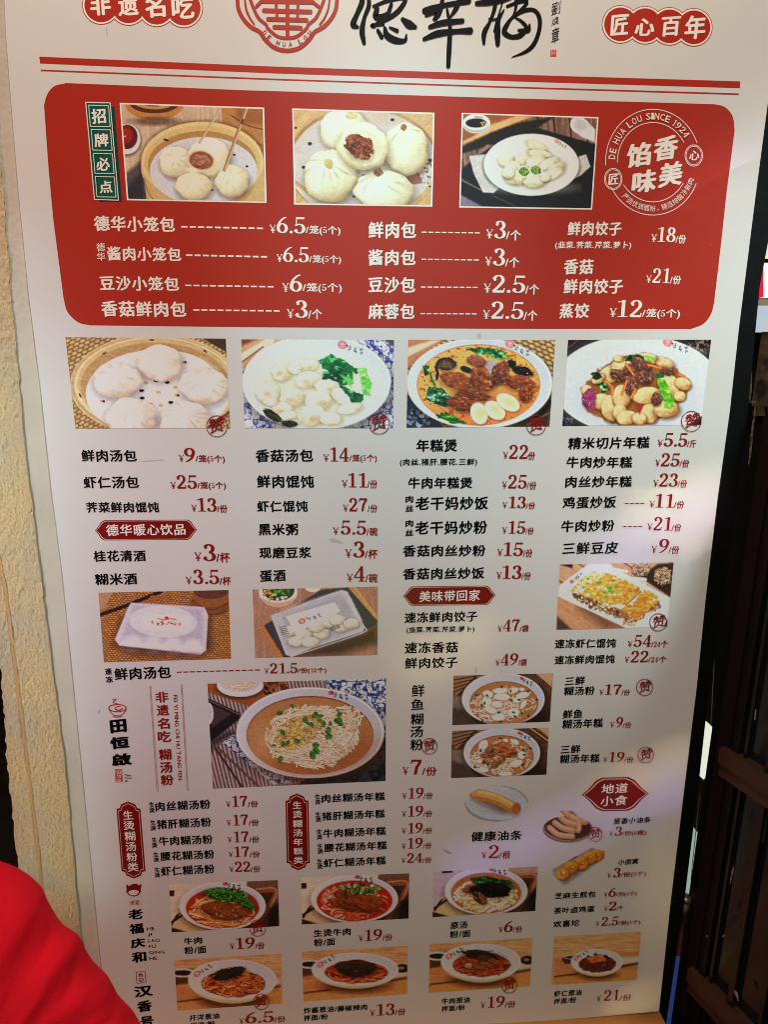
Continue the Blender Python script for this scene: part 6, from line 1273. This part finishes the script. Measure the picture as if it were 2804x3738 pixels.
# dark post at the right of the board
m_post = mat('black_painted_metal', lin((5, 5, 6)), .55, noise=(30, 5, lin((11, 10, 11)), .45, .75), bump=(80, 4, .2, .002), spec=.15)
Rt = [(2850, -60), (2815, 300), (2762, 700), (2699, 1200), (2666, 1500), (2621, 1822), (2576, 2200), (2546, 2500), (2497, 2900), (2450, 3290), (2407, 3692), (2398, 3800)]
Ro = [(2960, -60), (2905, 300), (2840, 700), (2775, 1050), (2732, 1500), (2692, 1822), (2640, 2200), (2592, 2500), (2548, 2900), (2500, 3290), (2440, 3692), (2425, 3800)]
post = strip('door_post', [(x - 30, y) for x, y in Rt], Ro, .008, m_post, None, .05)
tag(post, 'black metal door post running down the right edge of the menu board', 'post')

# wooden ledge under the board
m_ledge = mat('honey_wood_ledge', lin((196, 134, 66)), .55, noise=(6, 6, lin((150, 92, 40)), .3, .7, (1, 6, 30)), bump=(40, 6, .3, .003))
lz = B(2407, 3696)[1]; lx = B(2407, 3696)[0]
ldg = MB().box((-.6, -.10, lz - .05), (lx + .004, .03, lz - .004)).link('wooden_ledge', m_ledge)
tag(ldg, 'honey coloured wooden ledge under the bottom edge of the menu board', 'ledge')

# door leaf opened towards the viewer: hinged behind the post
dn = M.T @ np.array([1402 - 395 + 0., 1869 - 1317 + 0., -F])          # direction of its rails, towards the viewer
dn = np.array([dn[0], dn[1], 0]); dn /= np.linalg.norm(dn)
HD = .035
H0 = at(2590, 2780, HD)
door = empty('door_leaf', (H0[0], HD, -.55))
tag(door, 'dark brown wooden door leaf with dark glass panes, folded open beside the post', 'door')
m_wood = mat('dark_varnished_wood', lin((27, 21, 19)), .3, noise=(5, 6, lin((26, 20, 18)), .3, .7, (1, 1, .12)), bump=(30, 5, .15, .002))
m_rail = mat('worn_brown_wood', lin((66, 43, 31)), .38, noise=(14, 6, lin((60, 38, 28)), .35, .7))
m_frayed = mat('frayed_brown_paint', lin((96, 70, 50)), .7, noise=(30, 8, lin((36, 28, 24)), .45, .6), bump=(90, 6, .6, .004))
m_glass = mat('dark_glass_pane', lin((16, 18, 24)), .08, spec=.6)
m_dwood = mat('black_brown_wood', lin((22, 18, 18)), .25, noise=(8, 6, lin((16, 13, 12)), .3, .7, (1, 1, .1)), spec=.6)
m_slot = mat('brushed_strip', lin((120, 112, 100)), .3, .7)
dperp = np.array([dn[1], -dn[0], 0.])
if dperp[0] > 0: dperp = -dperp            # visible face side
def dbox(u0, u1, z0_, z1_, d0, d1):
    """box on the leaf: u along it from the hinge (towards the viewer), d out of its visible face"""
    o = np.array([H0[0], HD, 0.]); V = []
    for z in (z0_, z1_):
        for (u, d) in ((u0, d0), (u1, d0), (u1, d1), (u0, d1)):
            V.append(o + dn * u + dperp * d + np.array([0, 0, z]))
    return V, [(0, 1, 2, 3), (4, 7, 6, 5), (0, 4, 5, 1), (1, 5, 6, 2), (2, 6, 7, 3), (3, 7, 4, 0)]
def leaf_hit(px, py):
    d = ray(px, py); o = np.array([H0[0], HD, 0.]); t = ((o - CAM) @ dperp) / (d @ dperp); p = CAM + d * t
    return (p - o) @ dn, p[2]
DTOP = leaf_hit(2730, 1215)[1]
UW = .62
print('door', dn, dperp, DTOP, leaf_hit(2690, 2745), leaf_hit(2572, 3562), leaf_hit(2804, 2000), leaf_hit(2804, 3700))
def dpart(name, boxes, m):
    mb = MB()
    for b in boxes: mb.add(*dbox(*b))
    return mb.link(name, m, door)
ur = leaf_hit(2690, 2745); ub = leaf_hit(2572, 3562)
us = leaf_hit(2700, 2400)[0]
dpart('stile', [(0, .012, -.5, DTOP - .01, -.02, .004), (.012, us * .5, -.5, DTOP - .01, -.02, .000), (us * .5, us, -.5, DTOP - .01, -.02, .006)], m_wood)
dpart('stile', [(UW - .06, UW, -.5, DTOP - .01, -.02, .006)], m_wood)
DT2 = leaf_hit(2740, 1480)[1]
dpart('top_rail', [(-.005, UW, DT2, DTOP, -.02, .010)], m_frayed)
for z in (ur[1], ub[1]):
    dpart('middle_rail', [(us, UW - .06, z - .055, z - .028, -.02, .010), (us, UW - .06, z - .028, z, -.02, .016)], m_rail)
def panes(za, zb, m, name='glass_pane'): dpart(name, [(us, UW - .06, za, zb, -.012, -.006)], m)
panes(ur[1], DT2, m_glass); panes(ub[1], ur[1] - .055, m_glass); panes(-.5, ub[1] - .055, m_wood, 'bottom_panel')
for u, wd_, hh_ in ((.012, .014, .004), (.034, .005, .002), (.075, .010, .006), (.13, .006, .003)):      # upright mouldings of the leaf
    dpart('moulding', [(us + u, us + u + wd_, -.5, DT2, -.006, hh_)], m_dwood)
for (za, zb, u0) in ((1.02, 1.30, .20), (.70, .78, .11), (.45, .60, .24)):
    dpart('bright_slot', [(u0, u0 + .0035, za, zb, -.004, -.0025)], m_slot)
dpart('glazing_bead', [(us, us + .008, ur[1], DT2, -.006, .004), (us, us + .008, ub[1], ur[1] - .055, -.006, .004)], m_wood)
# chipped paint, scratches and glints put in as pale flecks on the leaf
def chip(name, pts, m, d=.0185, th=.0006):
    o = np.array([H0[0], HD, 0.]); UZ = [leaf_hit(*q) for q in pts]; k = len(UZ)
    V = [o + dn * u + dperp * d + np.array([0, 0, z]) for u, z in UZ] + [o + dn * u + dperp * (d - th) + np.array([0, 0, z]) for u, z in UZ]
    return link(name, V, [tuple(range(k)), tuple(range(k, 2 * k))[::-1]] + [(i, (i + 1) % k, (i + 1) % k + k, i + k) for i in range(k)], m, door)
m_chip = mat('bare_chip', lin((128, 112, 92)), .7, noise=(120, 6, lin((60, 46, 36)), .45, .6)); m_glint = mat('steel_glint', lin((150, 155, 160)), .3, .5)
rsd = np.random.RandomState(12)
for (x0, y0, x1, y1, w_, k) in [(2716, 1500, 2700, 1700, 13, 1), (2752, 1490, 2744, 1620, 8, 1), (2790, 1480, 2765, 1700, 7, 1), (2735, 1240, 2728, 1460, 16, 1), (2775, 1230, 2768, 1470, 12, 1), (2700, 1470, 2800, 1462, 12, 1), (2690, 1640, 2684, 1760, 5, 0),
                               (2708, 3150, 2694, 3215, 6, 1), (2790, 2580, 2786, 2620, 4, 0), (2712, 3600, 2724, 3640, 9, 0), (2672, 3400, 2668, 3408, 5, 0), (2611, 3402, 2608, 3408, 5, 0), (2637, 2400, 2625, 2640, 2, 0), (2585, 2880, 2550, 3200, 2, 0), (2694, 1950, 2690, 1960, 6, 0), (2672, 1875, 2680, 1890, 8, 1)]:
    n_ = 7; L_ = []; R_ = []
    for i in range(n_):
        t = i / (n_ - 1); x = x0 + (x1 - x0) * t; y = y0 + (y1 - y0) * t; hw = w_ / 2 * (.5 + rsd.rand()) * (1 if 0 < i < n_ - 1 else .4)
        nx_, ny_ = -(y1 - y0), (x1 - x0); q_ = math.hypot(nx_, ny_); jit = (rsd.rand() - .5) * w_ * .5
        L_.append((x + nx_ / q_ * (hw + jit), y + ny_ / q_ * (hw + jit))); R_.append((x - nx_ / q_ * (hw - jit), y - ny_ / q_ * (hw - jit)))
    chip('paint_chip' if k else 'scratch_glint', L_ + R_[::-1], m_chip if k else m_glint)
# the frayed top is ragged
mb = MB(); random.seed(8)
for i in range(26):
    u = i * UW / 26; w = UW / 26 * random.uniform(.5, 1.3); h = random.uniform(.004, .014)
    mb.add(*dbox(u, u + w, DT2 - h, DT2 + .002, -.01, .011 + random.uniform(0, .004)))
mb.link('peeling_edge', m_frayed, door)

# hinge seen in the slit between post and leaf
hp = at(2498, 3325, .03)
def cyl(p, r, h, n=20):
    a = np.linspace(0, 2 * np.pi, n + 1)[:-1]
    V = [(p[0] + r * math.cos(t), p[1] + r * math.sin(t), p[2] + s) for s in (-h / 2, h / 2) for t in a]
    return V, [(i, (i + 1) % n, n + (i + 1) % n, n + i) for i in range(n)] + [tuple(range(n))[::-1], tuple(range(n, 2 * n))]
m_rust = mat('rusty_steel', lin((110, 78, 62)), .45, .6, noise=(60, 6, lin((60, 38, 30)), .4, .6))
mb = MB(); mb.add(*cyl(hp, .0085, .045)); hinge = mb.link('hinge', m_rust, door, True); hinge['label'] = 'rusty barrel hinge'
mb = MB(); mb.add(*cyl(hp + [0, 0, .028], .0095, .009)); mb.link('knob', mat('dull_steel', lin((120, 118, 112)), .35, .8), hinge, True)
mb = MB(); mb.box((hp[0] - .012, hp[1] + .004, hp[2] - .11), (hp[0] + .010, hp[1] + .008, hp[2] - .024)); mb.link('hinge_leaf', mat('red_brown_paint', lin((92, 48, 40)), .5), hinge)

# bright things seen beyond through the slit and over the leaf: signs and windows, plus wall patches given their own glow
def glow(name, pts, dep, col, st, label, cat, thick=.03):
    V = [at(*p, dep) for p in pts]; k = len(V); V = V + [v + np.array([0, thick, 0]) for v in V]
    m = mat(name + '_glow', lin(col) * .5, .6, emit=lin(col), strength=st)
    o = link(name, V, [tuple(range(k))] + [tuple(range(k, 2 * k))[::-1]] + [(i, (i + 1) % k, (i + 1) % k + k, i + k) for i in range(k)], m)
    tag(o, label, cat); return o
glow('glowing_wall_patch', [(2568, 2632), (2612, 2664), (2592, 2822), (2570, 2846), (2545, 2822)], .35, (228, 232, 214), 1.0, 'white patch given its own glow, showing high in the slit beside the post', 'bright patch')
glow('glowing_low_patch', [(2516, 3030), (2560, 3055), (2530, 3400), (2482, 3400)], .35, (150, 166, 160), 1.0, 'pale grey-green patch given its own glow, low in the slit above the hinge', 'bright patch')
glow('sign_tube', [(2750, 960), (2960, 960), (2940, 1085), (2745, 1085)], 1.6, (255, 250, 246), 1.6, 'blown-out white shop sign beyond the open door, with pink edge', 'sign')
glow('pink_sign_edge', [(2738, 965), (2790, 965), (2790, 1085), (2733, 1085)], 1.58, (235, 20, 60), 1.0, 'pink glowing strip at the left end of the white shop sign', 'light strip')
glow('sign_band', [(2690, 1092), (2960, 1092), (2960, 1110), (2690, 1110)], 1.55, (148, 124, 96), .8, 'tan band below the white shop sign', 'band')
glow('shop_window', [(2690, 1115), (2960, 1115), (2960, 1212), (2690, 1212)], 1.62, (176, 192, 200), 1.0, 'pale blue lit shop window above the top of the door leaf', 'window')
glow('warm_window', [(2795, 700), (2960, 700), (2960, 940), (2785, 940)], 1.62, (236, 214, 168), 1.0, 'warm cream lit window at the upper right edge', 'window')
m_b = [lin((60, 84, 170)), lin((150, 160, 190))]
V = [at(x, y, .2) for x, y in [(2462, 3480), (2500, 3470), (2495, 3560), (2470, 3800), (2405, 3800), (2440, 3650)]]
cl = link('blue_cloth', V, [(0, 1, 2, 3, 4, 5)], mat('blue_white_cloth', lin((66, 92, 180)), .8, noise=(18, 2, lin((150, 158, 190)), .5, .58), emit=lin((50, 70, 130)), strength=.5))  # weak emission stands in for light falling on the cloth
tag(cl, 'blue and white patterned cloth given a faint glow, low in the slit beside the post', 'cloth')

# ------------------------------------------------------------------ the person in red, lower left, much nearer than the board
SD = .50                       # metres in front of the camera along its axis
def cp(px, py, d=SD): return CAM + ray(px, py) * d
def mpt(px, py, d): return cp(px, py, d)
person = empty('person', tuple(cp(-300, 3600)))
tag(person, 'person in a plain red jacket, back and rounded shoulder in front of the wall', 'person')
# jacket: cross-sections along the slope of the shoulder, each a ring of depth
sil = [(-760, 3330), (-620, 3170), (-480, 3110), (-330, 3080), (-180, 3092), (-60, 3120), (0, 3143), (58, 3165), (111, 3198), (152, 3240), (172, 3285), (194, 3325), (222, 3366), (250, 3388), (281, 3408), (298, 3432), (312, 3465), (334, 3500),
       (360, 3528), (388, 3556), (410, 3592), (430, 3630), (458, 3660), (484, 3688), (508, 3728), (560, 3810), (600, 3900), (640, 4050), (680, 4250)]
sil = smooth_path(sil, 6)[:, :2]
ctr = np.array([-330., 4300.])
ringn = 60; V = []; fs = []
random.seed(3)
ks = len(sil)
for i, p in enumerate(sil):
    rad = np.array(p) - ctr
    for j in range(ringn):
        a = math.pi * j / (ringn - 1)          # from far side over the edge to near side
        q = math.sin(a) ** .8; dd = -math.cos(a)
        s = q if True else 1
        pp = ctr + rad * (s if s > .02 else .02)
        aa_ = math.atan2(rad[1], rad[0]); f = fbm(np.array([aa_ * 5 + dd * .6]), np.array([dd * .9 + 3]), 3, 7)[0] - .5; f2 = abs(fbm(np.array([aa_ * 7 - dd * 1.1]), np.array([dd * 1.2]), 2, 19)[0] - .5)
        dep = SD + (-dd) * .085 + (f * .018 - f2 * .010) * math.sin(a)
        V.append(cp(pp[0], pp[1], dep))
for i in range(ks - 1):
    for j in range(ringn - 1):
        fs.append((i * ringn + j, (i + 1) * ringn + j, (i + 1) * ringn + j + 1, i * ringn + j + 1))
fs.append(tuple(i * ringn for i in range(ks))); fs.append(tuple(i * ringn + ringn - 1 for i in range(ks))[::-1])
m_red = mat('red_jacket_cloth', lin((228, 22, 42)), .9, noise=(25, 4, lin((222, 22, 38)), .3, .7), bump=(1400, 3, .5, .001), spec=.08)
jk = link('red_jacket', V, fs, m_red, person, True)
# neck and head, just outside the picture to the left
m_skin = mat('skin', lin((196, 150, 122)), .5); m_hair = mat('black_hair', lin((24, 20, 20)), .5)
def lathe3(prof, c, n=24):
    V = []; k = len(prof)
    for (r, z, sy) in prof:
        for t in np.linspace(0, 2 * np.pi, n + 1)[:-1]: V.append((c[0] + r * math.cos(t), c[1] + r * sy * math.sin(t), c[2] + z))
    f = [(i * n + j, i * n + (j + 1) % n, (i + 1) * n + (j + 1) % n, (i + 1) * n + j) for i in range(k - 1) for j in range(n)]
    return V, f + [tuple(range(n))[::-1], tuple(range((k - 1) * n, k * n))]
hc = cp(-800, 3300)
mb = MB(); mb.add(*lathe3([(.05, -.10, 1), (.052, -.05, 1), (.05, 0, 1), (.06, .03, 1.1), (.072, .07, 1.15), (.078, .11, 1.2), (.078, .15, 1.2), (.07, .19, 1.2), (.05, .22, 1.2), (.02, .235, 1.2)], hc))
mb.link('head', m_skin, person, True)
mb = MB(); mb.add(*lathe3([(.079, .05, 1.18), (.085, .10, 1.22), (.085, .15, 1.22), (.077, .20, 1.22), (.055, .232, 1.2), (.02, .248, 1.2)], hc)); mb.link('hair', m_hair, person, True)
bpy.data.objects.remove(_to)
